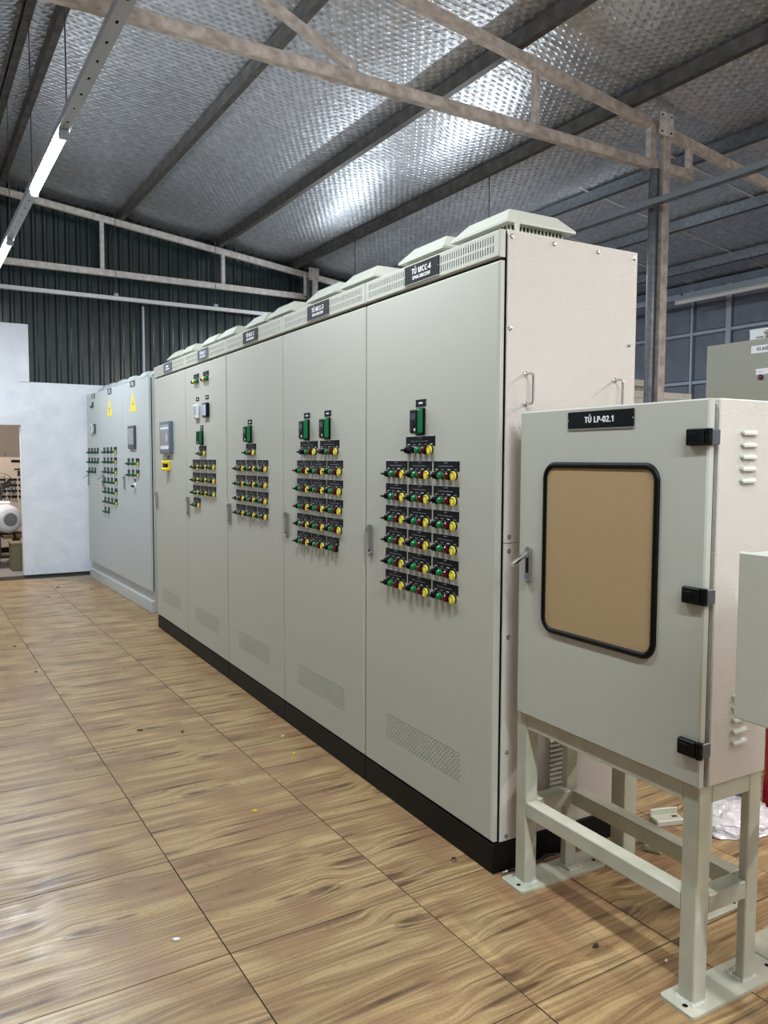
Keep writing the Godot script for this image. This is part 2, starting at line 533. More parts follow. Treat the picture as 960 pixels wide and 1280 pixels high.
# ---------------------------------------------------------------- control gear (shared meshes, facing +z)
func make_gear() -> void:
	var Z := Vector3(0, 0, 1)
	var b := {}
	# black rotary selector: collar, body and a grip bar pointing to the left
	lathe(b, "plastic_black", Vector3.ZERO, Z, [[0.0, 0.0155], [0.006, 0.0155], [0.008, 0.013], [0.018, 0.0125], [0.020, 0.011]], 12)
	box(b, "plastic_black", Vector3(-0.014, -0.0045, 0.018), Vector3(0.011, 0.0045, 0.034), 0.002)
	G["sel"] = bake(b)
	b = {}
	lathe(b, "alu", Vector3.ZERO, Z, [[0.0, 0.0155], [0.005, 0.0155], [0.007, 0.0145]], 14)
	lathe(b, "plastic_black", Vector3(0, 0, 0.006), Z, [[0.0, 0.0125], [0.012, 0.012]], 12)
	box(b, "plastic_black", Vector3(-0.011, -0.004, 0.017), Vector3(0.011, 0.004, 0.030), 0.002)
	G["selring"] = bake(b)
	for k in ["green", "red", "yellow"]:
		b = {}
		var mt: String = k + "_cap"
		if k == "yellow":
			lathe(b, "plastic_black", Vector3.ZERO, Z, [[0.0, 0.013], [0.008, 0.013]], 12)
			lathe(b, mt, Vector3(0, 0, 0.007), Z, [[0.0, 0.0135], [0.004, 0.0165], [0.0075, 0.0165], [0.0085, 0.0150], [0.0085, 0.0090], [0.0050, 0.0075]], 18)
			lathe(b, mt, Vector3(0, 0, 0.0115), Z, [[0.0, 0.006], [0.002, 0.0055], [0.003, 0.003]], 10)
		elif k == "green":
			lathe(b, "plastic_black", Vector3.ZERO, Z, [[0.0, 0.0145], [0.007, 0.0145], [0.008, 0.013]], 12)
			lathe(b, mt, Vector3(0, 0, 0.008), Z, [[0.0, 0.0125], [0.012, 0.012], [0.0155, 0.0095], [0.017, 0.005]], 14)
		else:
			lathe(b, "plastic_black", Vector3.ZERO, Z, [[0.0, 0.0155], [0.012, 0.0155], [0.013, 0.014]], 12)
			lathe(b, mt, Vector3(0, 0, 0.012), Z, [[0.0, 0.013], [0.007, 0.0125], [0.011, 0.0095], [0.013, 0.005]], 14)
		G[k] = bake(b)
	for k in ["red", "yellow", "green"]:
		b = {}
		lathe(b, "plastic_black", Vector3.ZERO, Z, [[0.0, 0.015], [0.006, 0.015]], 12)
		lathe(b, "red_cap" if k == "red" else ("yellow_cap" if k == "yellow" else "green_cap"), Vector3(0, 0, 0.006), Z, [[0.0, 0.0135], [0.016, 0.013], [0.022, 0.009], [0.024, 0.004]], 14)
		G["lamp_" + k] = bake(b)
	# label plates for 2..5 devices: three black strips in a grey carrier, with unreadable small print
	for n in [1, 2, 3, 4, 5]:
		b = {}
		var w: float = 0.006 + 0.040 * n
		box(b, "plate_strip", Vector3(0, -0.037, 0), Vector3(w, 0, 0.0015))
		for r in 3:
			box(b, "plate_black", Vector3(0.0015, -0.0118 - r * 0.0122, 0.0012), Vector3(w - 0.0015, -0.0012 - r * 0.0122, 0.0026), 0.0005)
		box(b, "alu", Vector3(0, -0.0008, 0), Vector3(w, 0.0010, 0.0024))
		box(b, "print_grey", Vector3(w * 0.43, -0.0080, 0.0026), Vector3(w * 0.57, -0.0055, 0.0029))
		for i in 7:
			var a: float = w * (0.20 + 0.085 * i)
			box(b, "print_grey", Vector3(a, -0.0205, 0.0026), Vector3(a + w * 0.055, -0.0178, 0.0029))
		for i in n:
			var a: float = 0.023 + 0.040 * i
			box(b, "print_white" if i % 2 == 0 else "print_grey", Vector3(a - 0.009, -0.0325, 0.0026), Vector3(a + 0.009, -0.0300, 0.0029))
		G["plate%d" % n] = bake(b)
	b = {}
	box(b, "plate_black", Vector3(0, 0, 0), Vector3(0.072, 0.027, 0.002), 0.0006)
	box(b, "print_white", Vector3(0.022, 0.010, 0.002), Vector3(0.050, 0.0165, 0.0023))
	box(b, "alu", Vector3(0.000, 0.012, 0.0012), Vector3(0.003, 0.015, 0.0026))
	box(b, "alu", Vector3(0.069, 0.012, 0.0012), Vector3(0.072, 0.015, 0.0026))
	G["tag"] = bake(b)
	# keypad of a drive: dark back plate, green housing, black face with screen and keys
	b = {}
	box(b, "plastic_black", Vector3(-0.033, -0.052, 0), Vector3(0.033, 0.052, 0.008), 0.004)
	box(b, "green_plastic", Vector3(-0.030, -0.047, 0.006), Vector3(0.030, 0.047, 0.034), 0.006)
	box(b, "plastic_black", Vector3(-0.026, -0.043, 0.030), Vector3(0.026, 0.043, 0.036), 0.003)
	G["keypad"] = bake(b)
	b = {}
	box(b, "screen_dark", Vector3(-0.017, 0.006, 0), Vector3(0.017, 0.030, 0.001), 0.0004)
	G["keypad_screen"] = bake(b)
	b = {}
	lathe(b, "plastic_black", Vector3.ZERO, Z, [[0, 0.011], [0.003, 0.010]], 12)
	G["keypad_dial"] = bake(b)
	b = {}
	box(b, "red_cap", Vector3(-0.005, -0.005, 0), Vector3(0.005, 0.005, 0.003), 0.001)
	G["keypad_stop"] = bake(b)
	b = {}
	box(b, "white_plastic", Vector3(-0.004, -0.005, 0), Vector3(0.004, 0.005, 0.003), 0.001)
	G["keypad_start"] = bake(b)
	# swing handle: tray, lever, lock barrel
	b = {}
	prism(b, "zinc_handle", rrect(-0.0135, -0.070, 0.0135, 0.070, 0.012, 4), Vector3.ZERO, Vector3.RIGHT, Vector3.UP, Vector3(0, 0, 0.012))
	G["handle_tray"] = bake(b)
	b = {}
	prism(b, "zinc_handle", PackedVector2Array([Vector2(0.010, 0.068), Vector2(0.022, 0.066), Vector2(0.026, 0.056), Vector2(0.024, 0.044), Vector2(0.018, 0.034), Vector2(0.016, -0.038), Vector2(0.010, -0.040)]), Vector3(-0.0085, 0, 0), Vector3(0, 0, 1), Vector3.UP, Vector3(0.017, 0, 0))
	G["handle_lever"] = bake(b)
	b = {}
	box(b, "plastic_black", Vector3(-0.008, -0.050, 0.012), Vector3(0.008, -0.041, 0.0135), 0.001)
	lathe(b, "chrome", Vector3(0, -0.056, 0.010), Z, [[0, 0.008], [0.008, 0.0075]], 12)
	G["handle_lock"] = bake(b)
	# screw head
	b = {}
	lathe(b, "chrome", Vector3.ZERO, Z, [[0.0, 0.0085], [0.0015, 0.0085], [0.0018, 0.0058], [0.0045, 0.0052], [0.0055, 0.003]], 10)
	G["screw"] = bake(b)

func module(parent: Node, x: float, y: float, devs: Array) -> void:
	# one labelled control station: plate with its top left corner at (x, y), devices in a row under it
	var p := inst("control_station", G["plate%d" % devs.size()], parent, Vector3(x, y, 0))
	for i in devs.size():
		var nm: String = {"sel": "selector_switch", "selring": "selector_switch", "green": "green_button", "red": "red_lamp", "yellow": "yellow_button", "lamp_red": "pilot_lamp", "lamp_yellow": "pilot_lamp", "lamp_green": "pilot_lamp"}[devs[i]]
		inst(nm, G[devs[i]], p, Vector3(0.023 + 0.040 * i, -0.053, 0))

func keypad(parent: Node, x: float, y: float) -> void:
	inst("name_tag", G["tag"], parent, Vector3(x - 0.036, y + 0.052, 0))
	var k := inst("drive_keypad", G["keypad"], parent, Vector3(x, y - 0.005, 0))
	inst("screen", G["keypad_screen"], k, Vector3(0, 0, 0.0355))
	inst("dial", G["keypad_dial"], k, Vector3(0, -0.012, 0.0355))
	inst("stop_key", G["keypad_stop"], k, Vector3(-0.015, -0.032, 0.0355))
	inst("start_key", G["keypad_start"], k, Vector3(0.013, -0.032, 0.0355))

func swing_handle(parent: Node, x: float, y: float, open := false) -> void:
	var h := inst("swing_handle", G["handle_tray"], parent, Vector3(x, y, 0))
	h.set_meta("label", "metal swing handle with lock barrel")
	if open:
		inst("lever", G["handle_lever"], h, Vector3(0, 0.020, 0.028), Basis(Vector3.RIGHT, deg_to_rad(-52)))
	else:
		inst("lever", G["handle_lever"], h)
	inst("lock_barrel", G["handle_lock"], h)

func nameplate(parent: Node, x0: float, x1: float, y0: float, y1: float, l1: String, l2: String, m := "plate_black", z := 0.0) -> void:
	var b := {}
	box(b, m, Vector3(0, 0, 0), Vector3(x1 - x0, y1 - y0, 0.003), 0.0008)
	box(b, "alu", Vector3(0, -0.0015, 0), Vector3(x1 - x0, 0.0005, 0.0035))
	for e in [0.003, x1 - x0 - 0.003]:
		lathe(b, "alu", Vector3(e, (y1 - y0) / 2, 0.003), Vector3(0, 0, 1), [[0, 0.0022], [0.001, 0.0018]], 8)
	var o := obj("nameplate", b, parent, Vector3(x0, y0, z))
	var w := x1 - x0
	var h := y1 - y0
	if l1 == "":
		b = {}
		box(b, "print_white", Vector3(w * 0.30, h * 0.55, 0.003), Vector3(w * 0.62, h * 0.74, 0.0034))
		box(b, "print_white", Vector3(w * 0.26, h * 0.28, 0.003), Vector3(w * 0.72, h * 0.40, 0.0034))
		obj("print", b, o)
	elif l2 == "":
		letters(o, l1, h * 0.34, Vector3(w / 2, h * 0.50, 0.0034), "print_white")
	else:
		letters(o, l1, h * 0.30, Vector3(w / 2, h * 0.62, 0.0034), "print_white")
		letters(o, l2, h * 0.18, Vector3(w / 2, h * 0.28, 0.0034), "print_white")

func canopy(parent: Node, m: String, x0: float, x1: float, z0: float, z1: float, y: float) -> void:
	# vent cap on a cabinet roof: a slatted neck under a hipped lid
	var b := {}
	box(b, "plastic_black", Vector3(x0 + 0.035, y, z0 + 0.035), Vector3(x1 - 0.035, y + 0.055, z1 - 0.035))
	for i in 15:
		var f := (i + 0.5) / 15.0
		var xa := lerpf(x0 + 0.03, x1 - 0.03, f)
		var za := lerpf(z0 + 0.03, z1 - 0.03, f)
		for e in [z0 + 0.03, z1 - 0.03]:
			box(b, m, Vector3(xa - 0.003, y, e - 0.003), Vector3(xa + 0.003, y + 0.055, e + 0.003))
		for e in [x0 + 0.03, x1 - 0.03]:
			box(b, m, Vector3(e - 0.003, y, za - 0.003), Vector3(e + 0.003, y + 0.055, za + 0.003))
	var n := obj("vent_cap", b, parent)
	b = {}
	var st := S(b, m)
	var yb := y + 0.043
	var yt := y + 0.103
	var q := 0.048
	var lo := [Vector3(x0, yb, z0), Vector3(x1, yb, z0), Vector3(x1, yb, z1), Vector3(x0, yb, z1)]
	var lm := []
	for v in lo:
		lm.append(v + Vector3(0, 0.008, 0))
	var hi := [Vector3(x0 + q, yt, z0 + q), Vector3(x1 - q, yt, z0 + q), Vector3(x1 - q, yt, z1 - q), Vector3(x0 + q, yt, z1 - q)]
	var N := [Vector3(0, 0, -1), Vector3(1, 0, 0), Vector3(0, 0, 1), Vector3(-1, 0, 0)]
	for i in 4:
		var j := (i + 1) % 4
		quad(st, lo[i], lo[j], lm[j], lm[i], N[i])
		quad(st, lm[i], lm[j], hi[j], hi[i], (N[i] * 0.052 + Vector3.UP * q).normalized())
	quad(st, hi[0], hi[1], hi[2], hi[3], Vector3.UP)
	quad(st, lo[0], lo[1], lo[2], lo[3], Vector3.DOWN)
	obj("lid", b, n)

# ---------------------------------------------------------------- the row of five cabinets
func row_cabinet(k: int, called: String, label: String, stations: Array, keys: Array, l1: String, l2: String) -> Node3D:
	var t := thing(called, label, "cabinet", Vector3(0, 0, -WID * (k + 1)), -PI / 2, "row of motor control cabinets")
	var dep := 0.6246
	var b := {}
	box(b, "plinth_black", Vector3(0.001, 0, -dep + 0.03), Vector3(WID - 0.001, 0.105, -0.004), 0.003)
	obj("plinth", b, t)
	b = {}
	var xr := WID - 0.001 if k > 0 else WID - 0.006
	for e in [[0.001, 0.0035], [xr - 0.0025, xr]]:
		box(b, "paint", Vector3(e[0], 0.106, -dep), Vector3(e[1], TOP, -0.033))
	box(b, "paint", Vector3(0.0035, 0.106, -dep), Vector3(xr - 0.0025, TOP, -dep + 0.002))
	box(b, "paint", Vector3(0.0035, TOP - 0.002, -dep + 0.002), Vector3(xr - 0.0025, TOP, -0.033))
	box(b, "paint", Vector3(0.0035, 0.106, -dep + 0.002), Vector3(xr - 0.0025, 0.108, -0.033))
	obj("carcass", b, t)
	b = {}
	for e in [[0.008, 0.03], [WID - 0.03, WID - 0.010]]:
		box(b, "rubber", Vector3(e[0], 0.115, -0.033), Vector3(e[1], 2.16, -0.020))
	for e in [[0.115, 0.14], [2.055, 2.085]]:
		box(b, "rubber", Vector3(0.03, e[0], -0.033), Vector3(WID - 0.03, e[1], -0.020))
	obj("door_gasket", b, t)
	# door with a perforated vent field near its foot
	if not G.has("row_door"):
		b = {}
		slab(b, "paint", 0.005, WID - 0.005, 0.112, 2.068, 0.0, -0.022, 0.007, [WID - 0.73, WID - 0.195, 0.250, 0.362])
		G["row_door"] = bake(b)
		b = {}
		slots(b, "paint", WID - 0.73, WID - 0.195, 0.250, 0.362, -0.0004, 11, 26, 0.0140, 0.0034, 1.0)
		G["row_vent"] = bake(b)
		b = {}
		slab(b, "paint", 0.002, WID - 0.0025, 2.078, 2.166, 0.003, -0.022, 0.004, [0.03, WID - 0.03, 2.092, 2.153])
		slots(b, "paint", 0.03, WID - 0.03, 2.092, 2.153, 0.0026, 2, 62, 0.0055, 0.023, 0.0)
		G["row_header"] = bake(b)
	var d := inst("door", G["row_door"], t)
	inst("vent_field", G["row_vent"], d)
	swing_handle(d, WID - 0.862, 1.075)
	var hd := inst("header_panel", G["row_header"], t)
	nameplate(hd, WID - 0.592, WID - 0.352, 2.089, 2.159, l1, l2, "plate_black" if k < 3 else "plate_grey", 0.003)
	for s in [0.215, 0.595]:
		canopy(t, "paint", WID - s - 0.165, WID - s + 0.165, -0.37, -0.065, TOP)
	for e in stations:
		module(t, WID - e[0], e[1], e[2])
	for e in keys:
		keypad(t, WID - e, 1.567)
	return t

func build_row() -> void:
	var F4 := ["sel", "green", "red", "yellow"]
	var ys := [1.413, 1.322, 1.233, 1.145, 1.056, 0.968]
	var st := [[0.581, 1.507, ["sel", "selring", "green", "red", "yellow"]]]
	for y in ys:
		for s in [0.738, 0.561, 0.383]:
			st.append([s, y, F4])
	var t := row_cabinet(0, "control_cabinet", "nearest tall grey cabinet, nameplate ending in four, six rows of buttons", st, [0.475], "TỦ MCC-4", "3PHA-380/220V")
	# the bare side of the near cabinet
	var b := {}
	box(b, "paint_rough", Vector3(WID - 0.006, 1.139, -0.6246), Vector3(WID, TOP, -0.030), 0.0015)
	var up := obj("side_panel", b, t)
	b = {}
	slab2(b, "paint_rough", 0.108, 1.136)
	var low := obj("side_panel", b, t)
	var R := Basis(Vector3.UP, PI / 2)
	for e in [[0.036, 2.147], [0.217, 2.147], [0.419, 2.147], [0.596, 2.147], [0.033, 1.85], [0.58, 1.836], [0.042, 1.160], [0.30, 1.160], [0.59, 1.160]]:
		inst("screw", G["screw"], up, Vector3(WID, e[1], -e[0] - 0.010), R)
	for e in [[0.042, 1.112], [0.044, 0.819], [0.046, 0.42], [0.048, 0.125], [0.59, 1.112], [0.59, 0.80], [0.59, 0.42], [0.59, 0.125]]:
		inst("screw", G["screw"], low, Vector3(WID, e[1], -e[0] - 0.010), R)
	for x in [0.112, 0.522]:
		b = {}
		var pts := [Vector3(0, 0.050, 0), Vector3(0.030, 0.050, 0), Vector3(0.037, 0.047, 0), Vector3(0.040, 0.040, 0), Vector3(0.040, -0.040, 0), Vector3(0.037, -0.047, 0), Vector3(0.030, -0.050, 0), Vector3(0, -0.050, 0)]
		pipe(b, "chrome", pts, 0.0042, 8)
		for y in [-0.050, 0.050]:
			lathe(b, "chrome", Vector3(0, y, 0), Vector3.RIGHT, [[0, 0.009], [0.004, 0.009], [0.006, 0.006]], 12)
		obj("pull_handle", b, up, Vector3(WID, 1.655, -x))
	b = {}
	box(b, "plastic_black", Vector3(WID, 0.246, -0.345), Vector3(WID + 0.001, 0.456, -0.240))
	for i in 12:
		var y := 0.250 + i * 0.0172
		prism(b, "paint", PackedVector2Array([Vector2(0.001, 0), Vector2(0.010, -0.001), Vector2(0.013, 0.003), Vector2(0.010, 0.010), Vector2(0.003, 0.0135), Vector2(0.001, 0.0135)]), Vector3(WID, y, -0.345), Vector3.RIGHT, Vector3.UP, Vector3(0, 0, 0.105))
	box(b, "paint", Vector3(WID - 0.002, 0.240, -0.353), Vector3(WID + 0.006, 0.462, -0.345), 0.001)
	box(b, "paint", Vector3(WID - 0.002, 0.240, -0.240), Vector3(WID + 0.006, 0.462, -0.232), 0.001)
	obj("louvre_grille", b, low)
	b = {}
	prism(b, "paint", rrect(-0.010, -0.022, 0.010, 0.022, 0.0095, 4), Vector3(0, 0.022, 0), Vector3(0, 0, 1), Vector3.UP, Vector3(0.003, 0, 0))
	obj("lifting_lug", b, t, Vector3(WID - 0.012, TOP, -0.075))

	st = [[0.689, 1.507, ["selring", "sel", "green", "red", "yellow"]], [0.455, 1.507, ["selring", "sel", "green", "red", "yellow"]]]
	for i in 5:
		for j in 3:
			st.append([[0.730, 0.555, 0.378][j], ys[i], F4 if i < 4 or j < 2 else ["sel", "green", "red"]])
	row_cabinet(1, "control_cabinet", "second tall grey cabinet from the near end, two green keypads side by side", st, [0.607, 0.371], "TỦ MCC-3", "3PHA-380/220V")
	st = [[0.565, 1.507, F4]]
	for i in 4:
		for s in [0.744, 0.560, 0.378]:
			st.append([s, ys[i], F4])
	row_cabinet(2, "control_cabinet", "middle tall grey cabinet of the row, four rows of buttons under one keypad", st, [0.498], "TỦ MCC-2", "3PHA-380/220V")
	st = [[0.592, 1.507, F4]]
	for i in 3:
		for s in [0.748, 0.567, 0.388]:
			st.append([s, ys[i], F4])
	st.append([0.735, ys[3], F4])
	var c := row_cabinet(3, "control_cabinet", "tall grey cabinet with coloured pilot lamps above two small square meters", st, [0.523], "TỦ MCC-1", "3PHA-380/220V")
	module(c, WID - 0.704, 2.006, ["lamp_red", "lamp_yellow", "lamp_green"])
	module(c, WID - 0.482, 2.006, ["lamp_red", "lamp_yellow", "lamp_green"])
	for e in [[0.616, "white_plastic", "screen_grey"], [0.399, "plastic_black", "screen_blue"]]:
		inst("name_tag", G["tag"], c, Vector3(WID - e[0] - 0.036, 1.817, 0))
		b = {}
		box(b, e[1], Vector3(-0.048, -0.048, 0), Vector3(0.048, 0.048, 0.022), 0.004)
		var me := obj("panel_meter", b, c, Vector3(WID - e[0], 1.744, 0))
		b = {}
		box(b, e[2], Vector3(-0.036, -0.026 if e[1] == "white_plastic" else -0.036, 0.0215), Vector3(0.036, 0.038, 0.0228), 0.0005)
		obj("screen", b, me)
		if e[1] == "white_plastic":
			b = {}
			box(b, "plastic_black", Vector3(-0.030, -0.040, 0.0215), Vector3(0.010, -0.034, 0.0228))
			obj("keys", b, me)
	c = row_cabinet(4, "control_cabinet", "farthest cabinet of the dark-plinth row, touch screen above yellow emergency stop", [], [], "", "")
	b = {}
	box(b, "bezel_blue", Vector3(-0.150, -0.125, 0), Vector3(0.150, 0.125, 0.030), 0.005)
	var hm := obj("touch_screen", b, c, Vector3(WID - 0.50, 1.583, 0))
	b = {}
	box(b, "screen_grey", Vector3(-0.128, -0.095, 0.0295), Vector3(0.128, 0.100, 0.031), 0.0008)
	obj("screen", b, hm)
	b = {}
	box(b, "film_white", Vector3(-0.126, 0.064, 0.031), Vector3(0.126, 0.078, 0.0318))
	box(b, "film_white", Vector3(-0.120, -0.092, 0.031), Vector3(0.122, -0.066, 0.0318))
	box(b, "film_white", Vector3(0.055, -0.030, 0.031), Vector3(0.075, 0.028, 0.0318))
	obj("protective_film", b, hm)
	inst("name_tag", G["tag"], c, Vector3(WID - 0.53, 1.413, 0))
	b = {}
	box(b, "yellow_plate", Vector3(-0.042, -0.038, 0), Vector3(0.042, 0.038, 0.012), 0.004)
	box(b, "yellow_plate", Vector3(-0.045, 0.016, 0.010), Vector3(0.045, 0.038, 0.050), 0.006)
	box(b, "yellow_plate", Vector3(-0.045, -0.038, 0.010), Vector3(0.045, -0.016, 0.050), 0.006)
	var es := obj("emergency_stop", b, c, Vector3(WID - 0.495, 1.362, 0))
	b = {}
	lathe(b, "plastic_black", Vector3.ZERO, Vector3(0, 0, 1), [[0.010, 0.012], [0.026, 0.012]], 12)
	lathe(b, "red_cap", Vector3.ZERO, Vector3(0, 0, 1), [[0.026, 0.013], [0.032, 0.0165], [0.042, 0.015], [0.045, 0.009]], 14)
	obj("mushroom_button", b, es)

func slab2(b: Dictionary, m: String, y0: float, y1: float) -> void:
	box(b, m, Vector3(WID - 0.006, y0, -0.6246), Vector3(WID, y1, -0.030), 0.0015)

# ---------------------------------------------------------------- three light grey cabinets at the far end
func far_cabinet(s0: float, s1: float, label: String) -> Node3D:
	var d := Vector3(-0.0384, 0, -0.99926)
	var t := thing("control_cabinet", label, "cabinet", Vector3(0.1, 0, -5.22) + d * s1, -PI / 2 + deg_to_rad(2.2), "light grey cabinets by the white wall")
	var w := s1 - s0
	var b := {}
	box(b, "paint_cool", Vector3(0.001, 0, -0.58), Vector3(w - 0.001, 0.108, -0.002), 0.003)
	obj("plinth", b, t)
	b = {}
	box(b, "paint_cool", Vector3(0.001, 0.110, -0.60), Vector3(w - 0.001, 2.165, -0.030), 0.002)
	var c := obj("carcass", b, t)
	b = {}
	box(b, "rubber", Vector3(0.012, 0.21, -0.030), Vector3(w - 0.012, 2.150, -0.019))
	obj("door_gasket", b, t)
	b = {}
	slab(b, "paint_cool", 0.004, w - 0.004, 0.200, 2.160, 0.0, -0.020, 0.003)
	var dr := obj("door", b, t)
	swing_handle(dr, 0.05, 1.175, s0 > 0.5)
	for e in [0.27, 0.73]:
		canopy(t, "paint_cool", w * e - 0.15, w * e + 0.15, -0.42, -0.12, 2.165)
	return t

func unit(t: Node, x: float, y: float, last: bool) -> void:
	module(t, x, y, ["sel", "green", "yellow"] if last else ["sel", "green"])

func build_far_group() -> void:
	var t := far_cabinet(0.0, 0.95, "light grey cabinet beside the dark-plinth row, grey screen under yellow warning triangle")
	var w := 0.95
	for e in [0.13, 0.43, 0.78, 1.12, 1.46, 1.80, 2.10]:
		inst("screw", G["screw"], t, Vector3(w - 0.001, e, -0.075), Basis(Vector3.UP, PI / 2))
	nameplate(t, w - 0.64, w - 0.46, 2.104, 2.160, "", "", "plate_grey")
	triangle(t, w - 0.545)
	var b := {}
	box(b, "plate_grey", Vector3(-0.115, -0.110, 0), Vector3(0.115, 0.110, 0.022), 0.004)
	var h := obj("touch_screen", b, t, Vector3(w - 0.567, 1.622, 0))
	b = {}
	box(b, "screen_grey", Vector3(-0.095, -0.070, 0.0215), Vector3(0.095, 0.085, 0.023), 0.0006)
	obj("screen", b, h)
	for y in [1.420, 1.310]:
		for i in 3:
			unit(t, w - 0.785 + 0.155 * i, y, i == 2)
	inst("name_tag", G["tag"], t, Vector3(w - 0.55, 1.195, 0))
	b = {}
	lathe(b, "white_plastic", Vector3.ZERO, Vector3(0, 0, 1), [[0, 0.030], [0.012, 0.028]], 16)
	box(b, "red_cap", Vector3(-0.020, -0.010, 0.012), Vector3(0.020, 0.010, 0.040), 0.004)
	obj("isolator_switch", b, t, Vector3(w - 0.52, 1.152, 0))

	t = far_cabinet(0.95, 1.90, "light grey cabinet with seven rows of small switches, between two others")
	nameplate(t, w - 0.62, w - 0.45, 2.098, 2.155, "", "", "plate_grey")
	triangle(t, w - 0.555)
	for r in 7:
		for i in (4 if r < 6 else 2):
			unit(t, w - 0.865 + 0.158 * i, 1.538 - 0.108 * r, i == 3)
	w = 0.75
	t = far_cabinet(1.90, 2.65, "light grey cabinet touching the white wall, one small meter and three switch rows")
	nameplate(t, w - 0.46, w - 0.29, 2.098, 2.152, "", "", "plate_grey")
	module(t, w - 0.46, 2.062, ["lamp_green", "lamp_green"])
	b = {}
	box(b, "white_plastic", Vector3(-0.10, -0.052, 0), Vector3(-0.008, 0.052, 0.022), 0.004)
	box(b, "plate_grey", Vector3(0.008, -0.052, 0), Vector3(0.10, 0.052, 0.022), 0.004)
	h = obj("panel_meter", b, t, Vector3(w - 0.375, 1.755, 0))
	b = {}
	box(b, "screen_grey", Vector3(-0.085, -0.030, 0.0215), Vector3(-0.025, 0.036, 0.023), 0.0006)
	box(b, "screen_blue", Vector3(0.022, -0.036, 0.0215), Vector3(0.086, 0.036, 0.023), 0.0006)
	obj("screen", b, h)
	for r in 3:
		for i in (4 if r < 2 else 3):
			unit(t, w - 0.70 + 0.155 * i, 1.538 - 0.112 * r, false)

func triangle(t: Node, x: float) -> void:
	var b := {}
	prism(b, "yellow_plate", PackedVector2Array([Vector2(-0.112, 0), Vector2(0.112, 0), Vector2(0, 0.190)]), Vector3.ZERO, Vector3.RIGHT, Vector3.UP, Vector3(0, 0, 0.002))
	var o := obj("warning_triangle", b, t, Vector3(x, 1.866, 0))
	b = {}
	prism(b, "plate_black", PackedVector2Array([Vector2(0.010, 0.115), Vector2(-0.016, 0.070), Vector2(0.002, 0.072), Vector2(-0.006, 0.030), Vector2(0.018, 0.084), Vector2(0.002, 0.082)]), Vector3(0, 0, 0.002), Vector3.RIGHT, Vector3.UP, Vector3(0, 0, 0.0006))
	obj("lightning_mark", b, o)

# ---------------------------------------------------------------- the small cabinet on its stand, right
func stand(label: String, at: Vector3, w: float, d: float, h: float, plate0: float, plate1: float, mid := true) -> Node3D:
	# welded box-section stand; local x along the front, z towards the back is negative
	var t := thing("cabinet_stand", label, "stand", at, -PI / 2)
	var q := 0.05
	for x in [0.0, w - q]:
		for z in [0.0, -d + q]:
			var b := {}
			var thin := 0.0 if z == 0.0 else 0.024
			box(b, "stand_paint", Vector3(x + (thin if x > 0.1 else 0.0), 0.008, z - q), Vector3(x + q - (0.0 if x > 0.1 else thin), h - 0.0005, z), 0.003)
			obj("leg", b, t)
			b = {}
			for i in 9:
				var f := i / 8.0
				for e in [Vector3(x - 0.001, 0.010, z - q * f), Vector3(x + q + 0.001, 0.010, z - q * f), Vector3(x + q * f, 0.010, z + 0.001)]:
					cone(b, "weld", e - Vector3(0, 0.002, 0), e + Vector3(rng.randf_range(-0.002, 0.002), rng.randf_range(0.003, 0.007), 0), 0.0045, 0.002, 6)
			var wb := obj("weld_bead", b, t)
			wb.set_meta("kind", "stuff")
	for y in ([h - q, 0.242] if mid else [h - q]):
		for z in [0.0, -d + q]:
			var b := {}
			box(b, "stand_paint", Vector3(q, y, z - q), Vector3(w - q, y + q - 0.001, z), 0.003)
			obj("rail", b, t)
		for x in [0.0, w - q]:
			var b := {}
			box(b, "stand_paint", Vector3(x, y, -d + q), Vector3(x + q, y + q - 0.001, -q), 0.003)
			obj("rail", b, t)
	for x in [0.0, w - q]:
		var b := {}
		var ring := rrect(x - 0.030, plate0, x + q + 0.030, plate1, 0.012, 4)
		prism(b, "stand_paint", ring, Vector3.ZERO, Vector3.RIGHT, Vector3(0, 0, 1), Vector3(0, 0.008, 0))
		var p := obj("foot_plate", b, t)
		for z in [plate1 - 0.022, plate0 + 0.022]:
			b = {}
			lathe(b, "plastic_black", Vector3(x + q / 2 + 0.012, 0.0081, z), Vector3.UP, [[0, 0.0075], [0.0004, 0.0070]], 12)
			obj("bolt_hole", b, p)
	return t

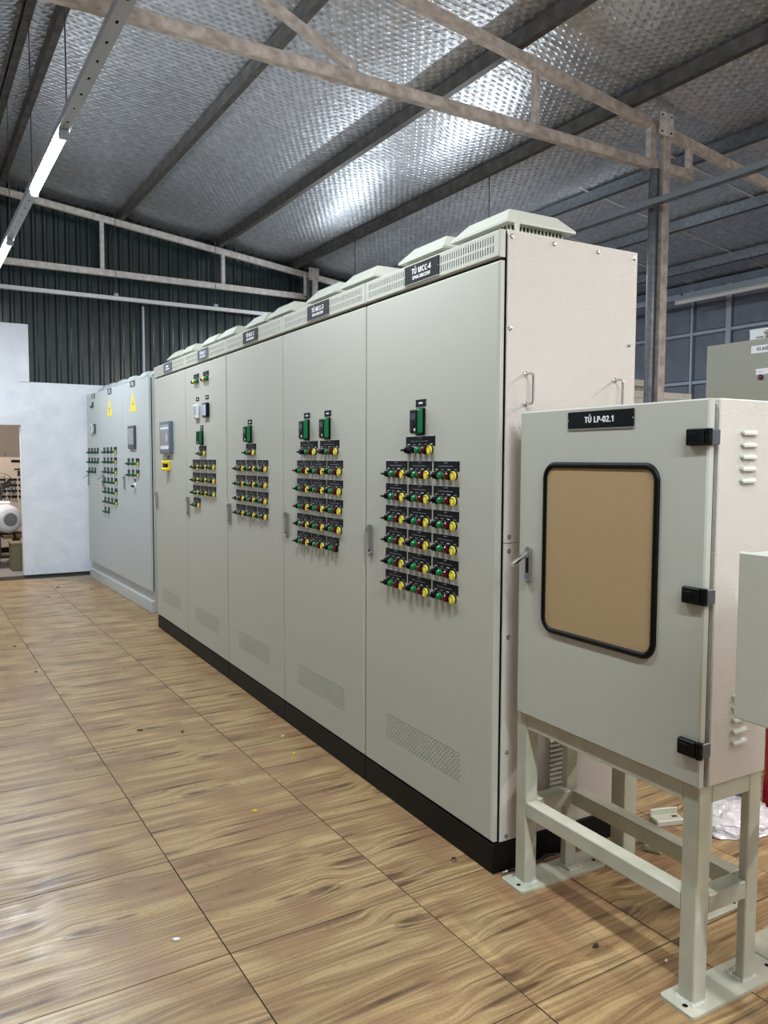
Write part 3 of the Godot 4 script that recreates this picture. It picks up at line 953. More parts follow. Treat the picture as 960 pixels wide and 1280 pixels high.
func build_lp() -> void:
	stand("grey welded box-section stand carrying the cabinet with the papered window", Vector3(0.045, 0, 0.066), 0.722, 0.25, 0.588, -0.345, 0.036)
	var t := thing("wall_cabinet", "small grey cabinet on a stand, big paper-covered window, nameplate LP-02.1", "cabinet", Vector3(0.03, 0, 0.078), -PI / 2)
	var w := 0.72
	var d := 0.262
	var b := {}
	box(b, "paint_rough", Vector3(0, 0.589, -d), Vector3(w, 1.572, -0.036), 0.003)
	var body := obj("body", b, t)
	b = {}
	box(b, "rubber", Vector3(0.014, 0.604, -0.036), Vector3(w - 0.014, 1.558, -0.020))
	obj("door_gasket", b, t)
	b = {}
	slab(b, "paint", 0.001, w - 0.004, 0.591, 1.571, 0.0, -0.021, 0.004)
	var dr := obj("door", b, t)
	# window: kraft paper over the pane, in a round black rubber profile
	var ro := rrect(0.118, 0.882, 0.572, 1.412, 0.050, 8)
	b = {}
	prism(b, "kraft", rrect(0.124, 0.888, 0.566, 1.406, 0.046, 8), Vector3.ZERO, Vector3.RIGHT, Vector3.UP, Vector3(0, 0, 0.003))
	var pane := obj("window_paper", b, dr)
	pane.set_meta("label", "brown kraft paper covering the window")
	b = {}
	var st := S(b, "rubber")
	var ri := rrect(0.137, 0.901, 0.553, 1.393, 0.031, 8)
	var n := ro.size()
	var prof := 6
	for i in n:
		var j := (i + 1) % n
		for k in prof:
			var a0 := PI * k / prof
			var a1 := PI * (k + 1) / prof
			var vs := []
			var ns := []
			for e in [[i, a0], [j, a0], [j, a1], [i, a1]]:
				var f: float = (1.0 - cos(e[1])) / 2.0
				var p: Vector2 = ro[e[0]].lerp(ri[e[0]], f)
				var o2: Vector2 = (ro[e[0]] - ri[e[0]]).normalized()
				vs.append(Vector3(p.x, p.y, 0.0095 * sin(e[1])))
				ns.append(Vector3(o2.x * cos(e[1]), o2.y * cos(e[1]), sin(e[1])).normalized())
			quadn(st, vs[0], vs[1], vs[2], vs[3], ns[0], ns[1], ns[2], ns[3])
	obj("window_gasket", b, dr)
	nameplate(dr, 0.222, 0.478, 1.509, 1.559, "TỦ LP-02.1", "")
	# handle, its lever swung out
	var h := inst("swing_handle", G["handle_tray"], dr, Vector3(0.056, 1.083, 0), Basis().scaled(Vector3(0.85, 0.84, 0.9)))
	h.set_meta("label", "chrome swing handle, lever swung open")
	b = {}
	var tilt := Basis(Vector3.RIGHT, deg_to_rad(-58))
	box(b, "chrome", Vector3(-0.010, -0.080, -0.007), Vector3(0.010, 0.004, 0.007), 0.003, tilt, Vector3(0.0, 0.046, 0.014))
	obj("lever", b, h)
	b = {}
	box(b, "plastic_black", Vector3(-0.008, -0.030, 0.011), Vector3(0.008, 0.028, 0.0128))
	obj("lever_recess", b, h)
	b = {}
	box(b, "bezel_blue", Vector3(-0.008, -0.052, 0.0115), Vector3(0.008, -0.034, 0.014), 0.001)
	lathe(b, "chrome", Vector3(0, -0.059, 0.010), Vector3(0, 0, 1), [[0, 0.008], [0.006, 0.0075]], 12)
	obj("lock_barrel", b, h)
	for y in [1.476, 1.080, 0.690]:
		b = {}
		box(b, "rubber", Vector3(w - 0.062, y - 0.021, -0.002), Vector3(w - 0.008, y + 0.021, 0.014), 0.003)
		box(b, "plastic_black", Vector3(w - 0.056, y - 0.010, 0.0135), Vector3(w - 0.030, y + 0.010, 0.0150), 0.0006)
		var hi := obj("hinge", b, t)
		b = {}
		cone(b, "rubber", Vector3(w + 0.000, y - 0.021, 0.004), Vector3(w + 0.000, y - 0.011, 0.004), 0.009, 0.009, 10)
		cone(b, "rubber", Vector3(w + 0.000, y - 0.0095, 0.004), Vector3(w + 0.000, y + 0.0095, 0.004), 0.009, 0.009, 10)
		cone(b, "rubber", Vector3(w + 0.000, y + 0.011, 0.004), Vector3(w + 0.000, y + 0.021, 0.004), 0.009, 0.009, 10)
		box(b, "plate_grey", Vector3(w - 0.001, y - 0.019, -0.030), Vector3(w + 0.008, y + 0.019, 0.002), 0.002)
		obj("hinge_knuckle", b, hi)
	for y0 in [1.368, 0.690]:
		for i in 5:
			var y: float = y0 + i * 0.0302
			b = {}
			var x0 := 0.120
			var L := 0.054
			# pressed hood: high along the top, open below, ends rounded off
			prism(b, "paint", PackedVector2Array([Vector2(0, 0), Vector2(0.009, 0), Vector2(0.0085, 0.005), Vector2(0.005, 0.010), Vector2(0, 0.013)]), Vector3(w, y - 0.006, -x0 - L), Vector3.RIGHT, Vector3.UP, Vector3(0, 0, L))
			for e in [-x0 - L, -x0]:
				cone(b, "paint", Vector3(w - 0.001, y, e), Vector3(w + 0.007, y, e), 0.0065, 0.004, 8)
			obj("vent_louvre", b, body)

	# small enclosure reaching in from the right edge, on a pedestal of its own
	t = thing("enclosure", "plain grey-green box cut off by the right edge of the photo", "enclosure", Vector3(-0.10, 0, 0.983), -PI / 2)
	b = {}
	box(b, "paint", Vector3(0, 0.850, -0.19), Vector3(0.52, 1.216, -0.018), 0.003)
	obj("body", b, t)
	b = {}
	slab(b, "paint", 0.0, 0.52, 0.850, 1.2195, 0.0, -0.016, 0.003)
	obj("door", b, t)
	b = {}
	box(b, "stand_paint", Vector3(0.30, 0.008, -0.13), Vector3(0.36, 0.850, -0.07), 0.003)
	obj("post", b, t)
	b = {}
	box(b, "stand_paint", Vector3(0.22, 0, -0.20), Vector3(0.44, 0.008, 0.0), 0.002)
	obj("foot_plate", b, t)

	# bare steel frames left standing behind the first stand
	for e in [["grey two-legged steel trestle standing just behind the papered-window cabinet", [[0.43, 0.118, 0.062], [0.43, 0.43, 0.062]], [[0.396, 0.06, 0.452, 0.24], [0.40, 0.345, 0.585, 0.545]]], ["grey steel trestle with its foot plate at the right edge", [[0.445, 0.745, 0.05], [0.445, 1.05, 0.05]], [[0.396, 0.66, 0.60, 0.80], [0.396, 1.02, 0.60, 1.13]]]]:
		t = thing("steel_trestle", e[0], "trestle")
		for p in e[1]:
			b = {}
			box(b, "stand_paint", Vector3(p[0], 0.008, p[1]), Vector3(p[0] + p[2], 0.56, p[1] + p[2]), 0.003)
			obj("leg", b, t)
		b = {}
		box(b, "stand_paint", Vector3(e[1][0][0], 0.5605, e[1][0][1]), Vector3(e[1][0][0] + e[1][0][2], 0.60, e[1][1][1] + e[1][1][2]), 0.003)
		obj("rail", b, t)
		for p in e[2]:
			b = {}
			box(b, "stand_paint", Vector3(p[0], 0.0, p[1]), Vector3(p[2], 0.008, p[3]), 0.002)
			var fp := obj("foot_plate", b, t)
			b = {}
			lathe(b, "plastic_black", Vector3(p[2] - 0.022, 0.0081, p[3] - 0.022), Vector3.UP, [[0, 0.0075], [0.0004, 0.0070]], 12)
			obj("bolt_hole", b, fp)

# ---------------------------------------------------------------- other cabinets on the right
func build_back_cabinets() -> void:
	var t := thing("control_cabinet", "olive grey cabinet at the right edge with a white paper label", "cabinet", Vector3(2.41, 0, -1.11), -PI / 2)
	var w := 1.3
	var b := {}
	box(b, "plinth_black", Vector3(0, 0, -0.58), Vector3(w, 0.10, -0.01), 0.003)
	obj("plinth", b, t)
	b = {}
	box(b, "paint_olive", Vector3(0, 0.10, -0.60), Vector3(w, 2.092, -0.022), 0.004)
	obj("carcass", b, t)
	b = {}
	slab(b, "paint_olive", 0.002, w - 0.002, 0.104, 2.098, 0.0, -0.022, 0.004)
	var dr := obj("door", b, t)
	canopy(t, "paint_olive", 0.33, 0.69, -0.42, -0.06, 2.092)
	b = {}
	box(b, "print_white", Vector3(0.300, 2.020, 0), Vector3(0.640, 2.062, 0.002))
	var pl := obj("nameplate", b, dr)
	letters(pl, "TỦ ĐIỀU KHIỂN", 0.017, Vector3(0.418, 2.040, 0.0024), "plate_strip")
	b = {}
	box(b, "print_white", Vector3(0.333, 1.900, 0), Vector3(0.50, 1.932, 0.002))
	box(b, "plate_grey", Vector3(0.333, 1.913, 0.0019), Vector3(0.338, 1.919, 0.0026))
	box(b, "print_grey", Vector3(0.352, 1.913, 0.0019), Vector3(0.376, 1.916, 0.0024))
	obj("label_strip", b, dr)
	b = {}
	lathe(b, "alu", Vector3.ZERO, Vector3(0, 0, 1), [[0, 0.0165], [0.004, 0.0165]], 16)
	lathe(b, "red_cap", Vector3(0, 0, 0.004), Vector3(0, 0, 1), [[0, 0.0155], [0.010, 0.0145], [0.014, 0.010]], 16)
	obj("pilot_lamp", b, dr, Vector3(0.368, 1.884, 0))
	t = thing("cable_box", "small white box standing on the olive grey cabinet beside its vent cap", "box", Vector3(2.52, 2.093, -0.905), -PI / 2)
	b = {}
	box(b, "white_plastic", Vector3(0.0, 0.0, -0.08), Vector3(0.105, 0.078, 0.0), 0.004)
	box(b, "white_plastic", Vector3(-0.002, 0.070, -0.082), Vector3(0.107, 0.082, 0.002), 0.003)
	obj("body", b, t)
	b = {}
	box(b, "print_grey", Vector3(0.045, 0.028, 0.0), Vector3(0.090, 0.036, 0.003), 0.001)
	obj("latch", b, t)

	t = thing("control_cabinet", "cream cabinet seen behind the steel column, vent cap on top", "cabinet", Vector3(3.62, 0, -2.80))
	b = {}
	box(b, "cream", Vector3(0, 0, -0.9), Vector3(0.74, 2.018, 0), 0.004)
	obj("carcass", b, t)
	b = {}
	box(b, "paint", Vector3(0.005, 1.955, -0.002), Vector3(0.735, 1.962, 0.004))
	for i in 3:
		cone(b, "zinc_handle", Vector3(0.10 + 0.27 * i, 1.99, 0), Vector3(0.10 + 0.27 * i, 1.99, 0.003), 0.006, 0.005, 8)
	obj("top_trim", b, t)
	canopy(t, "cream", -0.05, 0.24, -0.5, -0.02, 2.018)

# ---------------------------------------------------------------- building
func roof_y(x: float) -> float:
	# underside of the purlins, in building coordinates; ridge at x = -0.735
	return 4.40 - 0.125 * x if x > -0.735 else 4.492 + 0.125 * (x + 0.735)

func build_floor() -> void:
	var b := {}
	box(b, "grout", Vector3(-7.2, -0.16, -12.6), Vector3(7.0, -0.0055, 6.7))
	var fl := struct("floor", b)
	fl.set_meta("label", "square wood-look floor tiles with dark joints")
	var seams := []
	for i in 11:
		seams.append(-0.92 - 0.61 * (10 - i))
	for v in [-0.312, 0.218]:
		seams.append(v)
	for i in range(1, 12):
		seams.append(0.218 + 0.61 * i)
	var meshes := {}
	var field := {}
	for i in seams.size() - 1:
		var x0: float = seams[i]
		var x1: float = minf(seams[i + 1], 6.9)
		if x1 < -7.0 or x0 > 6.85:
			continue
		for j in range(-14, 12):
			var z1 := -0.048 + 0.612 * j
			var z0 := z1 - 0.612
			if z0 < -8.35 or z1 > 6.6:
				continue
			var w := x1 - x0 - 0.0022
			var d := 0.612 - 0.0022
			var seen := x0 > -1.7 and x0 < 2.6 and z0 < 0.9 and not (x0 > 0.2 and z1 < -0.6)
			var variant := rng.randi() % 10
			var uv := Vector2(rng.randf_range(0.255, 0.745), rng.randf_range(0.255, 0.745))
			var flip := -1.0 if rng.randf() < 0.4 else 1.0
			var lift := rng.randf_range(-0.0007, 0.0003)
			if seen:
				var key := "%d_%d" % [roundi(w * 1000), variant]
				if not meshes.has(key):
					var tb := {}
					tile(tb, w, d, uv, flip, Vector3.ZERO)
					meshes[key] = bake(tb)
				inst("tile", meshes[key], fl, Vector3((x0 + x1) / 2, lift, (z0 + z1) / 2), Basis(Vector3.UP, rng.randf_range(-0.0015, 0.0015)))
			else:
				tile(field, w, d, uv, flip, Vector3((x0 + x1) / 2, lift, (z0 + z1) / 2))
	var rest := obj("tile_field", field, fl)
	rest.set_meta("kind", "stuff")

func tile(b: Dictionary, w: float, d: float, uv: Vector2, flip: float, at: Vector3) -> void:
	var st := S(b, "wood_tile")
	var c := 0.0008
	var k := 1.0 / 1.22
	var x := w / 2
	var z := d / 2
	var top := [Vector3(-x + c, 0, -z + c), Vector3(x - c, 0, -z + c), Vector3(x - c, 0, z - c), Vector3(-x + c, 0, z - c)]
	var u := []
	for v in top:
		u.append(uv + Vector2(v.x * flip, v.z) * k)
	tri(st, at + top[0], at + top[1], at + top[2], Vector3.UP, Vector3.UP, Vector3.UP, u[0], u[1], u[2])
	tri(st, at + top[0], at + top[2], at + top[3], Vector3.UP, Vector3.UP, Vector3.UP, u[0], u[2], u[3])
	var e := S(b, "tile_edge")
	var N := [Vector3(0, 0, -1), Vector3(1, 0, 0), Vector3(0, 0, 1), Vector3(-1, 0, 0)]
	for i in 4:
		var j := (i + 1) % 4
		var n: Vector3 = N[i]
		var side := Vector3(signf(top[i].x), 0, signf(top[i].z)) * c
		var side2 := Vector3(signf(top[j].x), 0, signf(top[j].z)) * c
		var a: Vector3 = at + top[i] + side + Vector3(0, -c, 0)
		var g: Vector3 = at + top[j] + side2 + Vector3(0, -c, 0)
		quad(e, at + top[i], at + top[j], g, a, (n + Vector3.UP).normalized())
		quad(e, a, g, g + Vector3(0, -0.005, 0), a + Vector3(0, -0.005, 0), n)

func build_roof() -> void:
	var b := {}
	var st := S(b, "galv")
	# tin roof above the foil, 3 cm thick
	for side in 2:
		var xs := [-0.735, 7.0] if side == 0 else [-7.2, -0.735]
		var ya := roof_y(xs[0] + (0.001 if side == 0 else 0.0)) + 0.145
		var yb := roof_y(xs[1] - (0.0 if side == 0 else 0.001)) + 0.145
		for o in [0.0, 0.03]:
			quad(st, Vector3(xs[0], ya + o, -12.6), Vector3(xs[1], yb + o, -12.6), Vector3(xs[1], yb + o, 6.7), Vector3(xs[0], ya + o, 6.7), Vector3.UP if o > 0 else Vector3.DOWN)
	var ce := struct("ceiling", b)
	ce.set_meta("label", "silver embossed foil insulation under a sloping tin roof")
	var px := [-7.0, -5.9, -4.8, -3.7, -2.6, -1.5, -0.81, -0.66, 0.66, 1.90, 2.98, 4.03, 5.13, 6.23, 7.1]
	var sag := FastNoiseLite.new()
	sag.seed = 5
	sag.frequency = 0.9
	# foil: strips one metre wide running up the slope, slightly bellied between purlins
	var zs := -8.61
	var idx := 0
	while zs < 6.6:
		var z1 := zs + 1.0
		for side in 2:
			var xa := -0.735 if side == 0 else -7.1
			var xb := 6.95 if side == 0 else -0.735
			b = {}
			st = S(b, "foil")
			var nx := 90
			var nz := 10
			var P := []
			for i in nx + 1:
				var col := []
				for j in nz + 1:
					var x := lerpf(xa, xb, float(i) / nx)
					var z := lerpf(zs, z1 - 0.002, float(j) / nz)
					var lo := -7.0
					var hi := 7.1
					for q in px:
						if q <= x:
							lo = q
						elif q < hi:
							hi = q
					var f := (x - lo) / maxf(hi - lo, 0.01)
					var y := roof_y(x) + 0.112 - 0.022 * pow(sin(PI * f), 2) + sag.get_noise_2d(x, z) * 0.007
					y += 0.004 * sin(PI * float(j) / nz)
					col.append(Vector3(x, y, z))
				P.append(col)
			var Nn := func(i: int, j: int) -> Vector3:
				var dx: Vector3 = P[mini(i + 1, nx)][j] - P[maxi(i - 1, 0)][j]
				var dz: Vector3 = P[i][mini(j + 1, nz)] - P[i][maxi(j - 1, 0)]
				var n := dx.cross(dz).normalized()
				return n if n.y < 0 else -n
			for i in nx:
				for j in nz:
					quadn(st, P[i][j], P[i + 1][j], P[i + 1][j + 1], P[i][j + 1], Nn.call(i, j), Nn.call(i + 1, j), Nn.call(i + 1, j + 1), Nn.call(i, j + 1))
			obj("foil_strip", b, ce)
			if side == 1:
				continue
			# bright tape over the seams of the low right half
			xa = 3.9
			b = {}
			var L := Vector3(xa, roof_y(xa + 0.001) + 0.089, z1)
			var Rr := Vector3(xb, roof_y(xb - 0.001) + 0.089, z1)
			var dirv := (Rr - L).normalized()
			box(b, "foil_tape", Vector3(0, -0.0012, -0.010), Vector3((Rr - L).length(), 0.0012, 0.010), 0.0, Basis(dirv, Vector3(0, 0, 1).cross(dirv), Vector3(0, 0, 1)), L)
			obj("seam_tape", b, ce)
		zs = z1
		idx += 1
	# purlins: lipped C sections running the length of the hall
	for i in range(0, px.size()):
		var x: float = px[i]
		if x > 6.9:
			continue
		var t := 0.003
		var fl := 1.0 if i != 6 else -1.0
		var c := PackedVector2Array([Vector2(0, 0), Vector2(0.055, 0), Vector2(0.055, 0.018), Vector2(0.055 - t, 0.018), Vector2(0.055 - t, t), Vector2(t, t), Vector2(t, 0.1 - t), Vector2(0.055 - t, 0.1 - t), Vector2(0.055 - t, 0.082), Vector2(0.055, 0.082), Vector2(0.055, 0.1), Vector2(0, 0.1)])
		if fl < 0.0:
			for k in c.size():
				c[k].x = -c[k].x
		b = {}
		prism(b, "galv" if x > 3.5 else "purlin", c, Vector3(x, roof_y(x + 0.03) , -8.55), Vector3.RIGHT, Vector3.UP, Vector3(0, 0, 15.1))
		obj("purlin", b, ce)

func bar(b: Dictionary, m: String, p: Vector3, q: Vector3, w: float, h: float) -> void:
	# hollow section from p to q in the truss plane; h in that plane, w across it
	var d := (q - p).normalized()
	var zz := Vector3(0, 0, 1)
	if absf(d.z) > 0.9:
		zz = Vector3.RIGHT
	var up := zz.cross(d).normalized()
	box(b, m, Vector3(0, -h / 2, -w / 2), Vector3((q - p).length(), h / 2, w / 2), 0.004, Basis(d, up, zz), p)

func truss(z: float, m: String, label: String, posts: Array, x_end: float) -> void:
	var t := thing("roof_truss", label, "roof truss", Vector3.ZERO, TH, "steel roof trusses")
	var hc := 0.075
	var b := {}
	bar(b, m, Vector3(-0.735, roof_y(-0.73) - 0.041, z), Vector3(6.75, roof_y(6.75) - 0.041, z), 0.05, hc)
	obj("upper_chord", b, t)
	b = {}
	bar(b, m, Vector3(-0.735, roof_y(-0.74) - 0.041, z), Vector3(-6.95, roof_y(-6.95) - 0.041, z), 0.05, hc)
	obj("upper_chord", b, t)
	b = {}
	bar(b, m, Vector3(-5.2, 3.662, z), Vector3(x_end, 3.662, z), 0.05, hc)
	obj("lower_chord", b, t)
	for x in posts:
		b = {}
		bar(b, m, Vector3(x, 3.70, z), Vector3(x, roof_y(x) - 0.075, z), 0.045, 0.045)
		obj("post", b, t)
	if m == "truss_steel":
		b = {}
		bar(b, m, Vector3(0.68, 3.715, z), Vector3(-0.90, 4.37, z), 0.045, 0.055)
		obj("brace", b, t)
		b = {}
		bar(b, m, Vector3(-1.9, 3.70, z), Vector3(-0.95, 4.37, z), 0.045, 0.055)
		obj("brace", b, t)

func build_trusses() -> void:
	truss(-2.2, "truss_steel", "rust-marked steel truss crossing the picture above the cabinets", [2.09, 3.685], 3.72)
	truss(-8.08, "truss_pale", "pale steel truss against the dark green corrugated wall", [-1.1, 0.46, 1.98], 4.0)
	truss(4.4, "truss_steel", "steel truss behind the viewer", [2.09, 3.685], 3.72)
	for e in [[3.30, -2.2, "square steel column rising behind the papered-window cabinet"], [3.20, -8.0, "steel column at the green wall, only its top showing"]]:
		var t := thing("steel_column", e[2], "column", Vector3(e[0], 0, e[1]).rotated(Vector3.UP, TH), TH, "steel columns")
		var b := {}
		var pale := "truss_pale" if e[1] < -5 else "truss_steel"
		box(b, pale, Vector3(0.010, 0.0, 0.028), Vector3(0.085, roof_y(e[0]) - 0.09, 0.075), 0.003)
		obj("post", b, t)
		b = {}
		cone(b, "galv", Vector3(-0.03, 0, 0.02), Vector3(-0.03, 3.62 if e[1] > -5 else 3.9, 0.02), 0.038, 0.038, 16)
		obj("pipe", b, t)
		b = {}
		box(b, pale, Vector3(-0.09, 3.66, -0.02), Vector3(-0.03, 3.95, 0.03), 0.003)
		obj("stub_post", b, t)
		b = {}
		box(b, "truss_pale", Vector3(-0.055, 3.86, 0.078), Vector3(0.095, 4.03, 0.084), 0.002)
		var g := obj("gusset_plate", b, t)
		for q in [[-0.03, 3.885], [0.07, 3.885], [-0.03, 4.005], [0.07, 4.005]]:
			b = {}
			cone(b, "plastic_black", Vector3(q[0], q[1], 0.084), Vector3(q[0], q[1], 0.090), 0.008, 0.007, 6)
			obj("bolt", b, g)

func channel(called: String, label: String, x: float, y: float, z0: float, z1: float, m: String, rods: Array, holes := true) -> void:
	# U channel carrying lamps, open at the top, on threaded rods; in building coordinates
	var t := thing(called, label, "lamp channel", Vector3.ZERO, TH, "lamp channels")
	var b := {}
	var st := S(b, m)
	var w := 0.032
	var D := Vector3.DOWN
	for s in [-1.0, 1.0]:
		box(b, m, Vector3(x + s * w - 0.0015, y, z0), Vector3(x + s * w + 0.0015, y + 0.042, z1))
		box(b, m, Vector3(x + s * w - s * 0.012 - 0.006, y + 0.040, z0), Vector3(x + s * w - s * 0.006 + 0.006, y + 0.042, z1))
	var z := z0
	if holes:
		while z < z1 - 0.01:
			var ze := minf(z + 0.2, z1)
			var h0 := z + 0.085
			var h1 := z + 0.115
			if h1 > ze:
				quad(st, Vector3(x - w, y, z), Vector3(x + w, y, z), Vector3(x + w, y, ze), Vector3(x - w, y, ze), D)
			else:
				quad(st, Vector3(x - w, y, z), Vector3(x + w, y, z), Vector3(x + w, y, h0), Vector3(x - w, y, h0), D)
				quad(st, Vector3(x - w, y, h1), Vector3(x + w, y, h1), Vector3(x + w, y, ze), Vector3(x - w, y, ze), D)
				quad(st, Vector3(x - w, y, h0), Vector3(x - 0.006, y, h0), Vector3(x - 0.006, y, h1), Vector3(x - w, y, h1), D)
				quad(st, Vector3(x + 0.006, y, h0), Vector3(x + w, y, h0), Vector3(x + w, y, h1), Vector3(x + 0.006, y, h1), D)
				box(b, "plastic_black", Vector3(x - 0.008, y + 0.006, h0 - 0.004), Vector3(x + 0.008, y + 0.008, h1 + 0.004))
			z = ze
	else:
		quad(st, Vector3(x - w, y, z0), Vector3(x + w, y, z0), Vector3(x + w, y, z1), Vector3(x - w, y, z1), D)
	obj("channel_body", b, t)
	for r in rods:
		b = {}
		pipe(b, "wire", [Vector3(x, y + 0.02, r), Vector3(x, roof_y(x) + 0.10, r)], 0.004, 6)
		box(b, m, Vector3(x - 0.02, y + 0.040, r - 0.015), Vector3(x + 0.02, y + 0.075, r + 0.015), 0.003)
		obj("hanger_rod", b, t)

func lamp(x: float, y: float, zc: float, energy: float, label: String, col := Color(0.94, 0.975, 1.0)) -> void:
	# batten lamp 1.2 m long hung under a channel, glowing downwards
	var at := Vector3(x, y, zc).rotated(Vector3.UP, TH)
	var t := thing("tube_lamp", label, "lamp", at, TH, "tube lamps under the channels")
	var b := {}
	box(b, "channel_white", Vector3(-0.020, -0.014, -0.60), Vector3(0.020, 0.0, 0.60), 0.002)
	obj("housing", b, t)
	var lit := energy > 0.0
	b = {}
	pipe(b, "led" if lit else "led_off", [Vector3(0, -0.030, -0.585), Vector3(0, -0.030, 0.585)], 0.021, 14)
	obj("tube", b, t)
	for s in [-1.0, 1.0]:
		b = {}
		box(b, "channel_white", Vector3(-0.027, -0.053, s * 0.60 - 0.016), Vector3(0.027, -0.001, s * 0.60 + 0.016), 0.004)
		obj("end_cap", b, t)
	if lit:
		# the tube shines from its underside and from both flanks
		for e in [[0.0, -0.0535, -90.0, 0.0, 1.0], [0.0235, -0.030, 20.0, -90.0, 0.28], [-0.0235, -0.030, 20.0, 90.0, 0.28]]:
			var l := AreaLight3D.new()
			l.name = "tube_light"
			l.area_size = Vector2(0.042, 1.16) if e[3] == 0.0 else Vector2(1.16, 0.036)
			l.light_energy = energy * e[4]
			l.light_color = col
			l.shadow_enabled = true
			l.area_range = 25.0
			l.area_attenuation = 2.0
			l.position = Vector3(e[0], e[1], 0)
			l.rotation_degrees = Vector3(e[2], e[3], 0)
			t.add_child(l, true)

func build_lamps() -> void:
	var E := 6.3
	channel("lamp_channel", "pale perforated channel running down the upper left of the picture", -0.83, 3.30, -7.9, 6.4, "channel_white", [-1.52, -2.82, -4.20, -5.55, -6.9, 0.6, 2.6])
	channel("lamp_channel", "dark grey channel passing in front of the square column", 3.13, 3.30, -7.9, 6.4, "channel_grey", [-6.6, -4.0, -0.2, 2.4])
	channel("lamp_channel", "grey channel near the panelled right wall with an unlit tube below", 6.2, 3.30, -6.5, 6.0, "channel_grey", [-4.25, -2.0, 1.0])
	lamp(-0.83, 3.30, -3.52, E, "lit white tube lamp in the upper left, nearer of the two")
	lamp(-0.83, 3.30, -6.20, E, "lit white tube lamp cut off by the left edge")
	for e in [[-0.68, "lit tube lamp on the left channel, just above the picture"], [2.0, "lit tube lamp on the left channel, over the viewer"], [3.35, "lit tube lamp on the left channel, behind the viewer"], [4.7, "last lit tube lamp on the left channel, behind the viewer"]]:
		lamp(-0.83, 3.30, e[0], E * (1.3 if e[0] > 3.0 else 0.88), e[1])
	for e in [[-6.9, "far lit tube lamp on the dark channel, behind the cabinet row"], [-4.45, "lit tube lamp on the dark channel, hidden by the cabinet row"], [0.9, "lit tube lamp on the dark channel, right of the picture"], [2.25, "lit tube lamp on the dark channel, beside the viewer"], [3.6, "lit tube lamp on the dark channel, behind the viewer"]]:
		lamp(3.13, 3.30, e[0], E * (1.15 if e[0] > 0.0 else 0.8), e[1], Color(1.0, 0.97, 0.945) if e[0] > 0.0 else Color(0.94, 0.975, 1.0))
	lamp(6.2, 3.30, -3.70, 0.0, "unlit tube lamp under the channel by the panelled right wall")
	channel("lamp_channel", "pale channel over the left half of the hall, outside the picture", -4.6, 3.30, -7.9, 6.4, "channel_white", [-6.0, -3.0, 0.0, 3.0])
	for e in [[-6.3, "lit tube lamp over the left half of the hall"]]:
		lamp(-4.6, 3.30, e[0], E, e[1])
	# cross channel at the green wall
	var t := thing("lamp_channel", "thin white channel running across the green corrugated wall", "lamp channel", Vector3.ZERO, TH, "lamp channels")
	var b := {}
	var y := 3.33
	box(b, "white_plastic", Vector3(-6.5, y, -8.02), Vector3(3.1, y + 0.045, -7.97), 0.002)
	obj("channel_body", b, t)
	for x in [0.60, 1.85, -0.70]:
		b = {}
		pipe(b, "wire", [Vector3(x, y + 0.04, -8.0), Vector3(x, roof_y(x) + 0.05, -8.0)], 0.004, 6)
		box(b, "channel_white", Vector3(x - 0.025, y + 0.044, -8.02), Vector3(x + 0.025, y + 0.085, -7.98), 0.004)
		obj("hanger_rod", b, t)
	t = thing("conduit_pipe", "thin white conduit dropping from the cross channel behind the far cabinets", "conduit", Vector3.ZERO, TH)
	b = {}
	pipe(b, "channel_white", [Vector3(0.95, 0.0, -8.12), Vector3(0.95, 3.31, -8.12)], 0.014, 8)
	obj("pipe", b, t)

